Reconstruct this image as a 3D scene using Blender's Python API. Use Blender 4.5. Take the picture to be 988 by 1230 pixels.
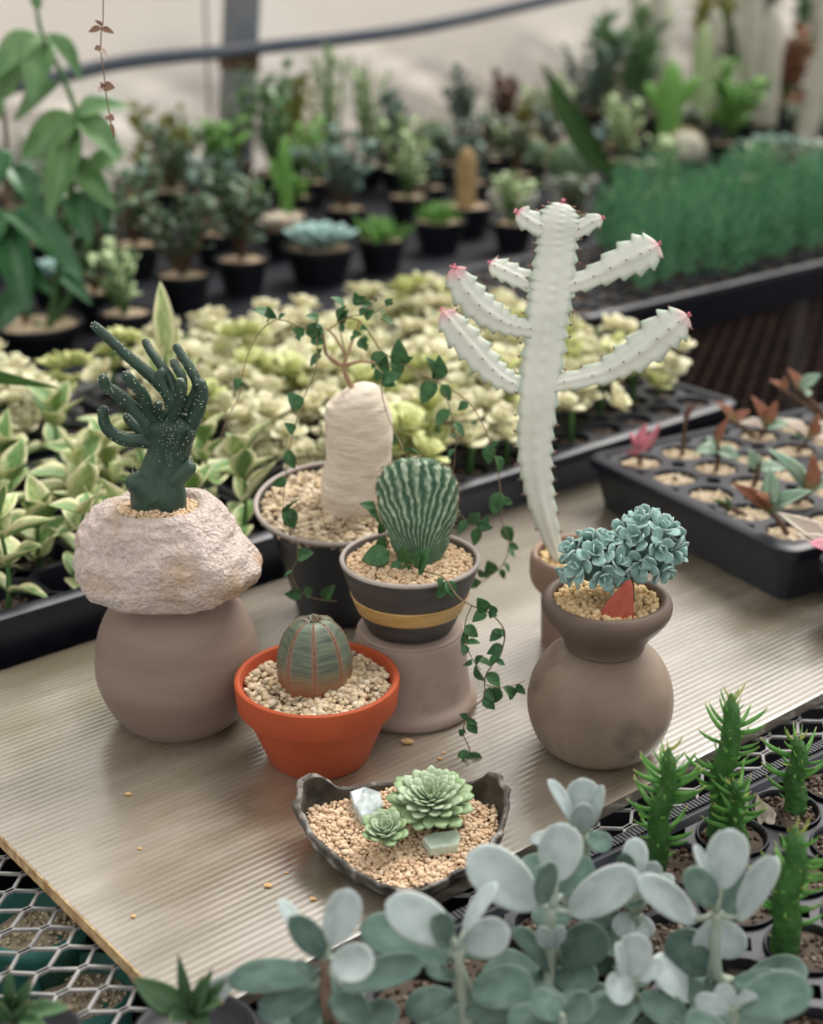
import bpy, math, random
import numpy as np
from mathutils import Vector as V, Matrix, Quaternion, noise

# ------------------------------------------------------------------ camera, world, light
for o in list(bpy.data.objects): bpy.data.objects.remove(o)
scn = bpy.context.scene
COL = scn.collection
F = 1786.0; TH = math.radians(22.0); H = 0.484; Z0 = 0.80      # camera solved from bench edges; bench top at Z0
ST, CT = math.sin(TH), math.cos(TH)
cd = bpy.data.cameras.new('camera'); cam = bpy.data.objects.new('camera', cd); COL.objects.link(cam)
cam.location = (0, 0, Z0 + H); cam.rotation_euler = (math.pi/2 - TH, 0, 0)
cd.sensor_fit = 'VERTICAL'; cd.sensor_height = 36.0; cd.lens = F/1230*36.0
cd.clip_start = 0.02; cd.clip_end = 60
cd.dof.use_dof = True; cd.dof.focus_distance = 0.855; cd.dof.aperture_fstop = 5.4
scn.camera = cam

wd = bpy.data.worlds.new('overcast_sky'); scn.world = wd; wd.use_nodes = True
bgn = wd.node_tree.nodes['Background']; bgn.inputs[0].default_value = (1.0, 0.98, 0.95, 1); bgn.inputs[1].default_value = 0.70
sd = bpy.data.lights.new('soft_sun', 'SUN'); sd.energy = 2.8; sd.angle = math.radians(32); sd.color = (1, 0.965, 0.915)
sun = bpy.data.objects.new('soft_sun', sd); COL.objects.link(sun)
sun.rotation_euler = V((-0.46, -0.62, -1.0)).to_track_quat('-Z', 'Y').to_euler()
vs = scn.view_settings
vs.view_transform = 'Standard'; vs.look = 'None'; vs.gamma = 1.0; vs.use_curve_mapping = False; vs.exposure = 0.60

# ------------------------------------------------------------------ helpers
R = random.Random(7)
UD = V((0.766, 0.643, 0)); VD = V((-0.643, 0.766, 0))         # bench axes
def P(px, py, z=0.0):
    """photo pixel on the level z above the bench -> world"""
    a = (px-494)/F; b = (615-py)/F
    d = V((a, CT+b*ST, -ST+b*CT)); t = (z-H)/d.z
    return V((d.x*t, d.y*t, z+Z0))
def Q(px, py, Y):
    """photo pixel at the distance Y from the camera foot -> world"""
    a = (px-494)/F; b = (615-py)/F
    d = V((a, CT+b*ST, -ST+b*CT)); t = Y/d.y
    return V((d.x*t, Y, Z0+H+d.z*t))
def W(u, v, z=0.0): return UD*u + VD*v + V((0, 0, z+Z0))
def lin(c): return tuple(((x/255)/12.92 if x/255 <= 0.04045 else ((x/255+0.055)/1.055)**2.4) for x in c)

class MB:
    def __init__(s): s.v = []; s.f = []; s.a = []; s.b = []
    def add(s, p, a=0.0, b=0.0):
        s.v.append(p); s.a.append(a); s.b.append(b); return len(s.v)-1
    def rings(s, rings, close=True, cap0=True, cap1=True, ab=None):
        idx = []
        for i, r in enumerate(rings):
            row = []
            for j, p in enumerate(r):
                a, b = ab(i, j) if ab else (0, 0)
                row.append(s.add(tuple(p), a, b))
            idx.append(row)
        n = len(rings[0])
        for i in range(len(rings)-1):
            for j in range(n if close else n-1):
                k = (j+1) % n
                s.f.append((idx[i][j], idx[i][k], idx[i+1][k], idx[i+1][j]))
        if cap0: s.f.append(tuple(reversed(idx[0])))
        if cap1: s.f.append(tuple(idx[-1]))
    def lathe(s, prof, c, seg=48, cap0=True, cap1=True, fn=None):
        rr = []
        for (r, z) in prof:
            ring = []
            for j in range(seg):
                t = 2*math.pi*j/seg
                q = r*(fn(t, z) if fn else 1)
                ring.append((c[0]+q*math.cos(t), c[1]+q*math.sin(t), c[2]+z))
            rr.append(ring)
        n = len(prof)
        s.rings(rr, True, cap0, cap1, lambda i, j: (i/(n-1), 0))
    def tube(s, pts, rad, seg=8, prof=None, b=None):
        pts = [V(p) for p in pts]; n = len(pts)
        if not hasattr(rad, '__len__'): rad = [rad]*n
        up = None; rr = []
        for i in range(n):
            d = (pts[min(i+1, n-1)]-pts[max(i-1, 0)])
            d = d.normalized() if d.length > 1e-9 else V((0, 0, 1))
            if up is None:
                up = V((0, -1, 0.2)) if abs(d.y) < 0.9 else V((1, 0, 0))
            x = (up - d*up.dot(d)).normalized(); y = d.cross(x); up = x
            ring = []
            for j in range(seg):
                t = 2*math.pi*j/seg
                q = rad[i]*(prof(i/(n-1), t) if prof else 1)
                ring.append(pts[i]+x*(q*math.cos(t))+y*(q*math.sin(t)))
            rr.append(ring)
        s.rings(rr, ab=lambda i, j: (i/(n-1), (b(j/seg) if b else 0)))
    def box(s, c, hx, hy, hz, X=V((1, 0, 0)), Y=V((0, 1, 0)), Z=V((0, 0, 1))):
        c = V(c); k = []
        for dz in (-1, 1):
            for dx, dy in ((-1, -1), (1, -1), (1, 1), (-1, 1)):
                k.append(s.add(tuple(c+X*(hx*dx)+Y*(hy*dy)+Z*(hz*dz))))
        for q in ((3, 2, 1, 0), (4, 5, 6, 7), (0, 1, 5, 4), (1, 2, 6, 5), (2, 3, 7, 6), (3, 0, 4, 7)):
            s.f.append(tuple(k[i] for i in q))
    def leaf(s, A, B, width, N, shape='oval', **kw):
        m = leaf_matrix(A, B, width, N); v, f, a, b = leaf_data(shape, **kw); o = len(s.v)
        for p, x, y in zip(v, a, b): s.add(tuple(m @ V(p)), x, y)
        s.f += [tuple(i+o for i in q) for q in f]
    def mesh(s, name, off=None, smooth=True):
        m = bpy.data.meshes.new(name)
        vv = s.v if off is None else [(p[0]-off.x, p[1]-off.y, p[2]-off.z) for p in s.v]
        m.from_pydata(vv, [], s.f)
        for nm, d in (('fa', s.a), ('fb', s.b)):
            at = m.attributes.new(nm, 'FLOAT', 'POINT'); at.data.foreach_set('value', d)
        if smooth: m.polygons.foreach_set('use_smooth', [True]*len(m.polygons))
        m.update(); return m

ROOT = {}
def link(o): COL.objects.link(o); return o
def tag(o, label, cat=None, group=None, kind=None):
    if label: o['label'] = label
    if cat: o['category'] = cat
    if group: o['group'] = group
    if kind: o['kind'] = kind
    return o
def thing(name, label, cat, loc, group=None):
    o = link(bpy.data.objects.new(name, None)); o.location = loc; o.empty_display_size = 0.02
    ROOT[o.name] = V(loc); return tag(o, label, cat, group)
def build(name, mb, mt, parent=None, smooth=True, kind=None, label=None, cat=None, group=None, auto=None):
    off = ROOT[parent.name] if parent else None
    me = mb.mesh(name, off, smooth); me.materials.append(mt)
    o = link(bpy.data.objects.new(name, me))
    if parent: o.parent = parent; ROOT[o.name] = off
    if auto is not None: me.set_sharp_from_angle(angle=math.radians(auto))
    return tag(o, label, cat, group, kind)
def solo(name, mb, mt, loc, label, cat, group=None, smooth=True, auto=None):
    """a thing that is one mesh, origin at its base"""
    me = mb.mesh(name, V(loc), smooth); me.materials.append(mt)
    if auto is not None: me.set_sharp_from_angle(angle=math.radians(auto))
    o = link(bpy.data.objects.new(name, me)); o.location = loc
    return tag(o, label, cat, group)
def inst(name, me, M, parent, label=None):
    o = link(bpy.data.objects.new(name, me)); o.parent = parent
    o.matrix_local = Matrix.Translation(-ROOT[parent.name]) @ M
    if label: o['label'] = label
    return o
def copy_tree(o, parent=None):
    c = o.copy(); COL.objects.link(c)
    if parent: c.parent = parent
    for ch in o.children: copy_tree(ch, c)
    return c

# ---- leaves: unit meshes, length 1 along x, width 1 along y, normal z
def prof_oval(x): return max(0.0, (4*x*(1-x)))**0.5*(0.80+0.35*x)
def prof_ovate(x): return max(0.0, math.sin(math.pi*x**0.72))**0.85*(1.0-0.08*x)
def prof_lance(x): return max(0.0, math.sin(math.pi*min(1, x)**0.8))*0.98+0.05*(1-x)
def prof_obov(x): return (x**0.75*1.15)*max(0, 1-x**6)**0.5*1.0+0.10*(1-x)
def prof_spoon(x): return 0.16*(1-x)+max(0, math.sin(math.pi*max(0, (x-0.12)/0.88)**1.25))**0.62
def prof_strap(x): return (min(1, 0.55+x*1.2))*max(0, 1-x**5)**0.6
SHAPES = dict(oval=prof_oval, ovate=prof_ovate, lance=prof_lance, obov=prof_obov, spoon=prof_spoon, strap=prof_strap)
_LD = {}
def leaf_data(shape='oval', bend=0.15, cup=0.08, th=0.04, nu=9, nw=5, wave=0.0, fold=0.0):
    key = (shape, bend, cup, th, nu, nw, wave, fold)
    if key in _LD: return _LD[key]
    pf = SHAPES[shape]; v = []; f = []; a = []; b = []; n = 2*nw
    for i in range(nu+1):
        x = 0.004+0.992*i/nu; w = max(0.02, pf(x))*0.5
        zc = bend*x*x
        for j in range(n):
            t = 2*math.pi*j/n; cy = math.cos(t); sz = math.sin(t)
            y = w*cy
            z = zc+cup*(2*y)**2+fold*abs(2*y)+sz*th*(w*2)**0.5+wave*math.sin(x*9+cy*2)*abs(cy)
            v.append((x, y, z)); a.append(abs(cy)); b.append(x)
    for i in range(nu):
        for j in range(n):
            k = (j+1) % n
            f.append((i*n+j, i*n+k, (i+1)*n+k, (i+1)*n+j))
    f.append(tuple(range(n-1, -1, -1))); f.append(tuple(nu*n+j for j in range(n)))
    _LD[key] = (v, f, a, b); return _LD[key]
def leaf_mesh(name, mt, shape='oval', **kw):
    mb = MB(); mb.v, mb.f, mb.a, mb.b = [list(q) for q in leaf_data(shape, **kw)]
    m = mb.mesh(name); m.materials.append(mt); return m
def leaf_matrix(A, B, width, N):
    A = V(A); B = V(B); x = B-A; L = x.length; x = x/L
    N = V(N); z = N-x*N.dot(x)
    if z.length < 1e-4: z = V((0.1, -0.7, 0.7))-x*V((0.1, -0.7, 0.7)).dot(x)
    z.normalize(); y = z.cross(x)
    m = Matrix((x*L, y*width, z*L)).transposed().to_4x4(); m.translation = A; return m
def crom(pts, n=6):
    pts = [V(p) for p in pts]; out = []
    for i in range(len(pts)-1):
        p0 = pts[max(0, i-1)]; p1 = pts[i]; p2 = pts[i+1]; p3 = pts[min(len(pts)-1, i+2)]
        for k in range(n):
            t = k/n
            out.append(0.5*((2*p1)+(p2-p0)*t+(2*p0-5*p1+4*p2-p3)*t*t+(3*p1-p0-3*p2+p3)*t**3))
    out.append(pts[-1]); return out

# ---- materials
def nd(nt, t, **kw):
    n = nt.nodes.new(t)
    for k, v in kw.items(): setattr(n, k, v)
    return n
def mat(name, c1, c2=None, scale=20, rough=0.6, bump=0.0, bscale=None, spec=0.4, detail=4.0, lo=0.35, hi=0.65,
        island=None, attr=None, attr2=None, trans=0.0, coat=0.0, coatrough=0.2, dist=0.0, stretch=None, c3=None, s3=3, lo3=0.45, hi3=0.7, sheen=0.0, bdist=0.002):
    """procedural: noise between c1 and c2; island=(colours) random per piece; attr=(name, lo, hi, colour) mixes by a mesh attribute"""
    m = bpy.data.materials.new(name); m.use_nodes = True; nt = m.node_tree; L = nt.links
    bs = nt.nodes['Principled BSDF']
    tc = nd(nt, 'ShaderNodeTexCoord'); vec = tc.outputs['Object']
    if stretch:
        mp = nd(nt, 'ShaderNodeMapping'); mp.inputs['Scale'].default_value = stretch
        L.new(vec, mp.inputs[0]); vec = mp.outputs[0]
    nz = nd(nt, 'ShaderNodeTexNoise'); nz.inputs['Scale'].default_value = scale; nz.inputs['Detail'].default_value = detail
    nz.inputs['Distortion'].default_value = dist; L.new(vec, nz.inputs['Vector'])
    def ramp(fac, cols, lo, hi):
        r = nd(nt, 'ShaderNodeValToRGB'); e = r.color_ramp.elements
        n = len(cols)
        e[0].position = lo; e[0].color = (*lin(cols[0]), 1); e[1].position = hi; e[1].color = (*lin(cols[-1]), 1)
        for i in range(1, n-1):
            q = e.new(lo+(hi-lo)*i/(n-1)); q.color = (*lin(cols[i]), 1)
        L.new(fac, r.inputs[0]); return r.outputs[0]
    def mix(a, bcol, fac, mode='MIX'):
        mx = nd(nt, 'ShaderNodeMix', data_type='RGBA', blend_type=mode)
        L.new(fac, mx.inputs['Factor']) if not isinstance(fac, float) else setattr(mx.inputs['Factor'], 'default_value', fac)
        L.new(a, mx.inputs['A'])
        if isinstance(bcol, tuple): mx.inputs['B'].default_value = (*lin(bcol), 1)
        else: L.new(bcol, mx.inputs['B'])
        return mx.outputs['Result']
    if island:
        g = nd(nt, 'ShaderNodeNewGeometry'); base = ramp(g.outputs['Random Per Island'], island, 0.0, 1.0)
        if c2: base = mix(base, ramp(nz.outputs[0], [c1, c2], lo, hi), 0.35)
    else: base = ramp(nz.outputs[0], [c1, c2 or c1], lo, hi)
    if c3:
        n3 = nd(nt, 'ShaderNodeTexNoise'); n3.inputs['Scale'].default_value = s3; n3.inputs['Detail'].default_value = 5
        L.new(vec, n3.inputs['Vector'])
        mr = nd(nt, 'ShaderNodeMapRange'); mr.inputs[1].default_value = lo3; mr.inputs[2].default_value = hi3; L.new(n3.outputs[0], mr.inputs[0])
        base = mix(base, c3, mr.outputs[0])
    for at in (attr, attr2):
        if at:
            an = nd(nt, 'ShaderNodeAttribute', attribute_name=at[0])
            ad = nd(nt, 'ShaderNodeMath', operation='MULTIPLY_ADD'); L.new(nz.outputs[0], ad.inputs[0])
            ad.inputs[1].default_value = at[4] if len(at) > 4 else 0.0; 
            sub = nd(nt, 'ShaderNodeMath', operation='ADD'); L.new(an.outputs['Fac'], sub.inputs[0]); sub.inputs[1].default_value = -(at[4] if len(at) > 4 else 0.0)*0.5
            L.new(sub.outputs[0], ad.inputs[2])
            mr = nd(nt, 'ShaderNodeMapRange'); mr.inputs[1].default_value = at[1]; mr.inputs[2].default_value = at[2]
            L.new(ad.outputs[0], mr.inputs[0]); base = mix(base, at[3], mr.outputs[0])
    L.new(base, bs.inputs['Base Color'])
    bs.inputs['Roughness'].default_value = rough; bs.inputs['Specular IOR Level'].default_value = spec
    bs.inputs['Coat Weight'].default_value = coat; bs.inputs['Coat Roughness'].default_value = coatrough
    if sheen: bs.inputs['Sheen Weight'].default_value = sheen; bs.inputs['Sheen Roughness'].default_value = 0.4
    if bump:
        n2 = nd(nt, 'ShaderNodeTexNoise'); n2.inputs['Scale'].default_value = bscale or scale*3; n2.inputs['Detail'].default_value = 5
        L.new(vec, n2.inputs['Vector'])
        bp = nd(nt, 'ShaderNodeBump'); bp.inputs['Strength'].default_value = bump; bp.inputs['Distance'].default_value = bdist
        L.new(n2.outputs[0], bp.inputs['Height']); L.new(bp.outputs[0], bs.inputs['Normal'])
    if trans:
        tr = nd(nt, 'ShaderNodeBsdfTranslucent'); L.new(base, tr.inputs[0])
        ms = nd(nt, 'ShaderNodeMixShader'); ms.inputs[0].default_value = trans
        L.new(bs.outputs[0], ms.inputs[1]); L.new(tr.outputs[0], ms.inputs[2])
        L.new(ms.outputs[0], nt.nodes['Material Output'].inputs[0])
    return m

# ---- gravel: many small stones as one part
_t = (1+5**0.5)/2
ICO_V = np.array([(-1, _t, 0), (1, _t, 0), (-1, -_t, 0), (1, -_t, 0), (0, -1, _t), (0, 1, _t), (0, -1, -_t), (0, 1, -_t), (_t, 0, -1), (_t, 0, 1), (-_t, 0, -1), (-_t, 0, 1)])/math.sqrt(1+_t*_t)
ICO_F = np.array([(0, 11, 5), (0, 5, 1), (0, 1, 7), (0, 7, 10), (0, 10, 11), (1, 5, 9), (5, 11, 4), (11, 10, 2), (10, 7, 6), (7, 1, 8), (3, 9, 4), (3, 4, 2), (3, 2, 6), (3, 6, 8), (3, 8, 9), (4, 9, 5), (2, 4, 11), (6, 2, 10), (8, 6, 7), (9, 8, 1)])
def gravel(name, c, inside, ext, size, mt, parent, zf=None, seed=1, smooth=True, flat=0.75, var=0.35, layers=2, space=0.9):
    g = np.random.default_rng(seed); pts = []
    for ly in range(layers):
        sp = size*space; n = int(ext/sp)+1
        for i in range(-n, n+1):
            for j in range(-n, n+1):
                x = (i+0.5*(j % 2))*sp+g.normal(0, sp*0.22); y = j*sp*0.87+g.normal(0, sp*0.22)
                if inside(x, y): pts.append((x, y, (zf(x, y) if zf else 0)-ly*size*0.45+g.normal(0, size*0.10)))
    pts = np.array(pts); n = len(pts)
    sc = size*0.5*np.clip(g.normal(1, var, (n, 1)), 0.55, 1.9)*g.uniform(0.75, 1.25, (n, 3)); sc[:, 2] *= flat
    q = g.normal(size=(n, 4)); q /= np.linalg.norm(q, axis=1, keepdims=True); w, x, y, z = q.T
    RM = np.stack([1-2*(y*y+z*z), 2*(x*y-z*w), 2*(x*z+y*w), 2*(x*y+z*w), 1-2*(x*x+z*z), 2*(y*z-x*w), 2*(x*z-y*w), 2*(y*z+x*w), 1-2*(x*x+y*y)], 1).reshape(n, 3, 3)
    base = ICO_V[None]*g.uniform(0.8, 1.15, (n, 12, 1))
    vv = np.einsum('nij,nkj->nki', RM, base)*sc[:, None, :]+pts[:, None, :]
    vv = vv.reshape(-1, 3)+np.array(V(c)-ROOT[parent.name])
    ff = (ICO_F[None]+12*np.arange(n)[:, None, None]).reshape(-1, 3)
    me = bpy.data.meshes.new(name); me.from_pydata(vv.tolist(), [], ff.tolist()); me.materials.append(mt)
    if smooth: me.polygons.foreach_set('use_smooth', [True]*len(me.polygons))
    o = link(bpy.data.objects.new(name, me)); o.parent = parent; ROOT[o.name] = ROOT[parent.name]; o['kind'] = 'stuff'
    return o
def disc(r): return lambda x, y: x*x+y*y < r*r

# ------------------------------------------------------------------ materials
M = {}
M['floor'] = mat('dark_ground', (20, 19, 20), (34, 30, 28), 6, 0.9, 0.4)
M['oldsteel'] = mat('dark_rusted_mesh', (40, 34, 32), (60, 46, 40), 60, 0.95, 0.1, spec=0.05)
M['steel'] = mat('galvanised_steel', (112, 112, 112), (150, 148, 146), 60, 0.45, 0.1)
M['frame'] = mat('dark_frame_steel', (40, 42, 44), (58, 58, 58), 30, 0.55)
M['shelf'] = mat('shade_black', (10, 11, 14), (18, 18, 22), 40, 1.0, spec=0.03)  # near-black, shade under the benches put into the colour
M['benchtop'] = mat('black_bench_cloth', (14, 16, 24), (26, 28, 38), 24, 0.7, 0.2, spec=0.2)
M['tray'] = mat('black_tray_plastic', (13, 16, 27), (21, 25, 37), 30, 0.42, 0.08, spec=0.5)
M['potblack'] = mat('black_pot_plastic', (13, 15, 22), (22, 24, 31), 30, 0.45, 0.05)
M['post'] = mat('grey_post', (96, 102, 112), (128, 128, 128), 9, 0.6, c3=(120, 86, 62), s3=4, lo3=0.60, hi3=0.75)
M['pipe'] = mat('dark_pipe', (66, 74, 88), (86, 90, 98), 9, 0.6)
M['wire'] = mat('thin_wire', (110, 108, 104), None, 9, 0.5)
M['clayL'] = mat('grey_brown_clay', (122, 104, 94), (138, 120, 109), 9, 0.62, 0.12, 60, stretch=(1, 1, 5), spec=0.3)
M['clayR'] = mat('grey_clay_smooth', (120, 104, 90), (150, 133, 117), 14, 0.5, 0.10, 40, c3=(88, 76, 67), s3=26, lo3=0.56, hi3=0.72, spec=0.35)
M['clayE'] = mat('pale_mauve_clay', (150, 132, 122), (166, 148, 138), 16, 0.7, 0.12, 60, c3=(140, 116, 100), s3=30, lo3=0.58, hi3=0.75, spec=0.25)
M['clayJ'] = mat('warm_grey_clay', (136, 112, 98), (152, 128, 113), 20, 0.7, 0.1)
M['bowl'] = mat('dark_umber_clay', (88, 74, 66), (108, 91, 80), 18, 0.55, 0.1, 50, spec=0.35)
M['terra'] = mat('terracotta', (162, 72, 42), (176, 84, 50), 18, 0.72, 0.08, 80, spec=0.25)
M['stripe'] = mat('charcoal_glaze', (62, 58, 57), (76, 71, 69), 40, 0.6, 0.15, 50, stretch=(1, 1, 6))
M['band'] = mat('ochre_glaze', (180, 142, 84), (205, 168, 108), 30, 0.5, 0.1, stretch=(1, 1, 8), c3=(140, 104, 60), s3=30, lo3=0.6, hi3=0.8)
M['rimgrey'] = mat('pale_pot_rim', (170, 160, 152), (150, 142, 136), 20, 0.6)
GR = dict(rough=0.85, spec=0.15)
M['gravel_tan'] = mat('tan_gravel', (204, 176, 142), (224, 200, 168), 90, island=[(192, 158, 122), (224, 198, 164), (210, 180, 144), (234, 214, 186), (202, 168, 132)], **GR)
M['gravel_mix'] = mat('mixed_gravel', (180, 160, 130), (220, 205, 180), 90, island=[(150, 130, 102), (224, 206, 176), (198, 172, 132), (236, 224, 202), (118, 100, 80), (214, 192, 158)], **GR)
M['gravel_yel'] = mat('yellow_gravel', (200, 170, 120), (226, 200, 150), 90, island=[(182, 148, 106), (220, 194, 150), (200, 170, 126), (230, 210, 172), (166, 136, 98)], **GR)
M['gravel_pink'] = mat('peach_gravel', (206, 178, 146), (222, 198, 168), 90, island=[(196, 162, 130), (224, 198, 168), (210, 180, 148), (232, 212, 186), (186, 152, 122)], **GR)
M['soil'] = mat('potting_soil', (38, 30, 26), (62, 48, 38), 90, island=[(30, 24, 21), (60, 43, 33), (42, 32, 26), (168, 154, 138), (48, 36, 29), (80, 58, 42)], **GR)
M['soilflat'] = mat('flat_soil', (84, 64, 48), (150, 122, 94), 160, 0.9, 0.5, 200)
M['rock'] = mat('pale_tuff', (204, 186, 176), (222, 208, 200), 260, 0.95, 1.0, 420, spec=0.1, c3=(186, 156, 124), s3=30, lo3=0.52, hi3=0.74, bdist=0.005)
M['redstone'] = mat('red_jasper', (142, 58, 40), (176, 84, 60), 60, 0.45, 0.5, 120, c3=(196, 116, 92), s3=70, lo3=0.58, hi3=0.72)
M['dish'] = mat('rough_charred_ceramic', (58, 55, 50), (100, 94, 86), 90, 0.7, 1.0, 160, c3=(158, 152, 144), s3=90, lo3=0.52, hi3=0.66, bdist=0.003)
M['dishin'] = mat('dish_inside', (46, 42, 36), (88, 82, 68), 70, 0.85, 0.8, 150)
M['glass1'] = mat('pale_slag_glass', (196, 206, 204), (150, 160, 162), 160, 0.12, 0.6, 120, spec=0.7, coat=0.6)
M['glass2'] = mat('pale_green_slag', (176, 196, 176), (206, 218, 202), 160, 0.15, 0.5, 120, spec=0.7, coat=0.5)
M['crumb'] = mat('tan_crumb', (206, 172, 122), (190, 150, 100), 200, 0.9)
# plants
M['cactus_dark'] = mat('dark_green_skin', (34, 56, 46), (52, 76, 62), 70, 0.5, 0.2, 300)
M['areole'] = mat('pale_areole', (196, 202, 184), None, 20, 0.9)
M['tipbrown'] = mat('brown_tip', (140, 112, 92), (96, 84, 66), 200, 0.8)
M['obesa'] = mat('striped_ball_skin', (112, 122, 100), (76, 88, 78), 60, 0.5, 0.1, attr=('fa', 0.45, 1.0, (142, 98, 78)), attr2=('fb', 0.26, 0.02, (146, 92, 62)), stretch=(1, 1, 9))
M['rib'] = mat('ridge_line', (132, 112, 92), (104, 84, 70), 200, 0.8)
M['crest'] = mat('crested_green', (96, 128, 98), (78, 108, 82), 50, 0.6, 0.3, 400, attr=('fa', 0.30, 0.85, (176, 190, 166)), attr2=('fb', 0.35, 0.9, (50, 82, 60)))
M['wool'] = mat('brown_wool', (160, 150, 120), (120, 100, 76), 300, 0.95)
M['caudex'] = mat('pale_caudex_bark', (206, 192, 174), (222, 210, 194), 60, 0.85, 0.8, 120, stretch=(1, 1, 3.5), c3=(176, 152, 122), s3=30, lo3=0.60, hi3=0.80, spec=0.15)
M['bark'] = mat('brown_twig', (150, 120, 92), (176, 146, 112), 80, 0.8)
M['vine'] = mat('vine_stem', (140, 116, 92), (118, 112, 80), 60, 0.7)
M['ivy'] = mat('small_green_leaf', (48, 92, 56), (78, 122, 74), 4, 0.5, trans=0.2)
M['ghost'] = mat('white_ghost_skin', (208, 211, 200), (220, 221, 212), 30, 0.55, attr=('fa', 0.60, 1.15, (150, 170, 150), 0.2), attr2=('fb', 0.60, 1.15, (204, 104, 124), 0.9), spec=0.3)
M['tooth'] = mat('brown_tooth', (116, 86, 76), (150, 110, 96), 100, 0.7)
M['pinktip'] = mat('pink_bud', (200, 84, 110), (224, 150, 160), 200, 0.7)
M['echev'] = mat('blue_green_leaf', (116, 152, 148), (140, 172, 166), 3, 0.6, attr=('fa', 0.72, 1.0, (190, 206, 198)), spec=0.25)
M['echevcore'] = mat('deep_green_stem', (70, 100, 92), (84, 114, 104), 40, 0.7)
M['stembrown'] = mat('brown_stem', (80, 62, 48), (104, 82, 62), 60, 0.8)
M['aeon'] = mat('mint_leaf', (162, 184, 150), (180, 198, 166), 3, 0.5, attr=('fb', 0.55, 0.0, (128, 158, 116)), attr2=('fa', .8, 1.0, (204, 218, 190)), trans=0.12)
M['aeon2'] = mat('mint_outer_leaf', (138, 166, 118), (158, 182, 138), 3, 0.5, trans=0.12)
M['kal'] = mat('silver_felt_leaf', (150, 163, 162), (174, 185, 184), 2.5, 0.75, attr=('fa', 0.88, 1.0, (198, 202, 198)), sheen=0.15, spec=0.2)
M['kaldark'] = mat('shaded_sage_leaf', (68, 90, 82), (92, 114, 104), 2.5, 0.75, attr=('fa', 0.93, 1.0, (150, 164, 152)), sheen=0.06, spec=0.2)  # greener leaf backs, with the shade of low foliage put into the colour
M['kalstem'] = mat('silver_stem', (160, 172, 158), (140, 150, 132), 30, 0.8)
M['kalbrown'] = mat('woody_stem', (104, 84, 70), (130, 108, 92), 60, 0.8)
M['needle'] = mat('bright_green_skin', (42, 82, 38), (62, 106, 48), 70, 0.5, 0.3, 200)
M['needleleaf'] = mat('green_needle', (74, 130, 58), (96, 148, 70), 3, 0.45, attr=('fb', 0.75, 1.0, (176, 170, 96)))
M['needletip'] = mat('yellow_green_needle', (150, 168, 84), (176, 180, 100), 3, 0.5)
M['agave'] = mat('dark_pointed_leaf', (56, 86, 58), (76, 106, 70), 3, 0.45, attr=('fb', 0.85, 1.0, (130, 84, 70)))
M['var'] = mat('variegated_leaf', (92, 134, 76), (126, 160, 92), 5, 0.5, attr=('fa', 0.45, 0.85, (226, 224, 176), 0.9), trans=0.2, stretch=(1, 3, 1))
M['var2'] = mat('variegated_pale_leaf', (134, 164, 96), (176, 196, 122), 5, 0.5, attr=('fa', 0.25, 0.8, (236, 232, 190), 0.9), trans=0.2, stretch=(1, 3, 1))
M['cream'] = mat('cream_leaf', (226, 222, 182), (240, 236, 210), 3, 0.6, attr=('fb', 0.35, 0.02, (188, 198, 130)), trans=0.2)
M['cream2'] = mat('lime_cream_leaf', (200, 208, 136), (226, 226, 170), 3, 0.6, attr=('fb', 0.4, 0.02, (160, 188, 100)), trans=0.2)
M['greenstem'] = mat('green_stem', (62, 100, 54), (82, 120, 66), 30, 0.6)
M['bigleaf'] = mat('glossy_green_leaf', (92, 138, 86), (126, 164, 110), 3, 0.4, attr=('fa', 0.06, 0.0, (140, 178, 120)), trans=0.25, coat=0.3)
M['bigleafd'] = mat('dark_glossy_leaf', (52, 106, 66), (78, 130, 82), 3, 0.35, attr=('fa', 0.06, 0.0, (120, 160, 110)), trans=0.2, coat=0.3)
M['yleaf'] = mat('yellow_leaf', (206, 176, 44), (222, 196, 70), 4, 0.6, trans=0.3)
M['darkleaf'] = mat('dark_bush_leaf', (50, 78, 54), (84, 112, 78), 3, 0.45, attr=('fa', 0.8, 1.0, (140, 160, 124)))
M['fern'] = mat('deep_green_frond', (64, 112, 82), (92, 136, 104), 12, 0.6, trans=0.2, island=[(52, 104, 68), (98, 152, 106), (70, 124, 84), (132, 174, 134)])
M['jade'] = mat('pale_green_stack', (150, 172, 122), (178, 194, 150), 3, 0.6)
M['grass'] = mat('fresh_green_tuft', (90, 140, 60), (120, 166, 84), 3, 0.6)
M['ballgreen'] = mat('ball_cactus_green', (70, 100, 72), (90, 118, 84), 30, 0.6)
M['spine'] = mat('pale_spines', (214, 200, 170), (190, 176, 140), 30, 0.8)
M['woolly'] = mat('woolly_white_column', (196, 190, 178), (176, 178, 160), 40, 0.95, 0.4)
M['golden'] = mat('golden_spines', (176, 150, 108), (150, 122, 82), 40, 0.9, 0.5)
M['plum'] = mat('dark_plum_leaf', (84, 56, 52), (110, 74, 64), 3, 0.5)
M['tealleaf'] = mat('teal_dark_leaf', (66, 96, 86), (90, 120, 106), 3, 0.5)
M['rust'] = mat('rust_red_leaf', (138, 88, 66), (164, 112, 86), 3, 0.55, attr=('fb', 0.4, 0.0, (150, 150, 104)), trans=0.15)
M['pink'] = mat('pink_leaf', (206, 116, 140), (226, 160, 170), 3, 0.5, trans=0.2)
M['bluegrey'] = mat('blue_grey_leaf', (128, 158, 136), (156, 180, 156), 3, 0.5, attr=('fa', 0.15, 0.0, (96, 130, 96)), trans=0.15)
M['palepink'] = mat('pale_rosy_leaf', (196, 190, 170), (214, 196, 184), 3, 0.5, trans=0.15)
M['dryleaf'] = mat('dry_brown_leaf', (128, 96, 78), (150, 118, 98), 5, 0.7, trans=0.2)
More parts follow.
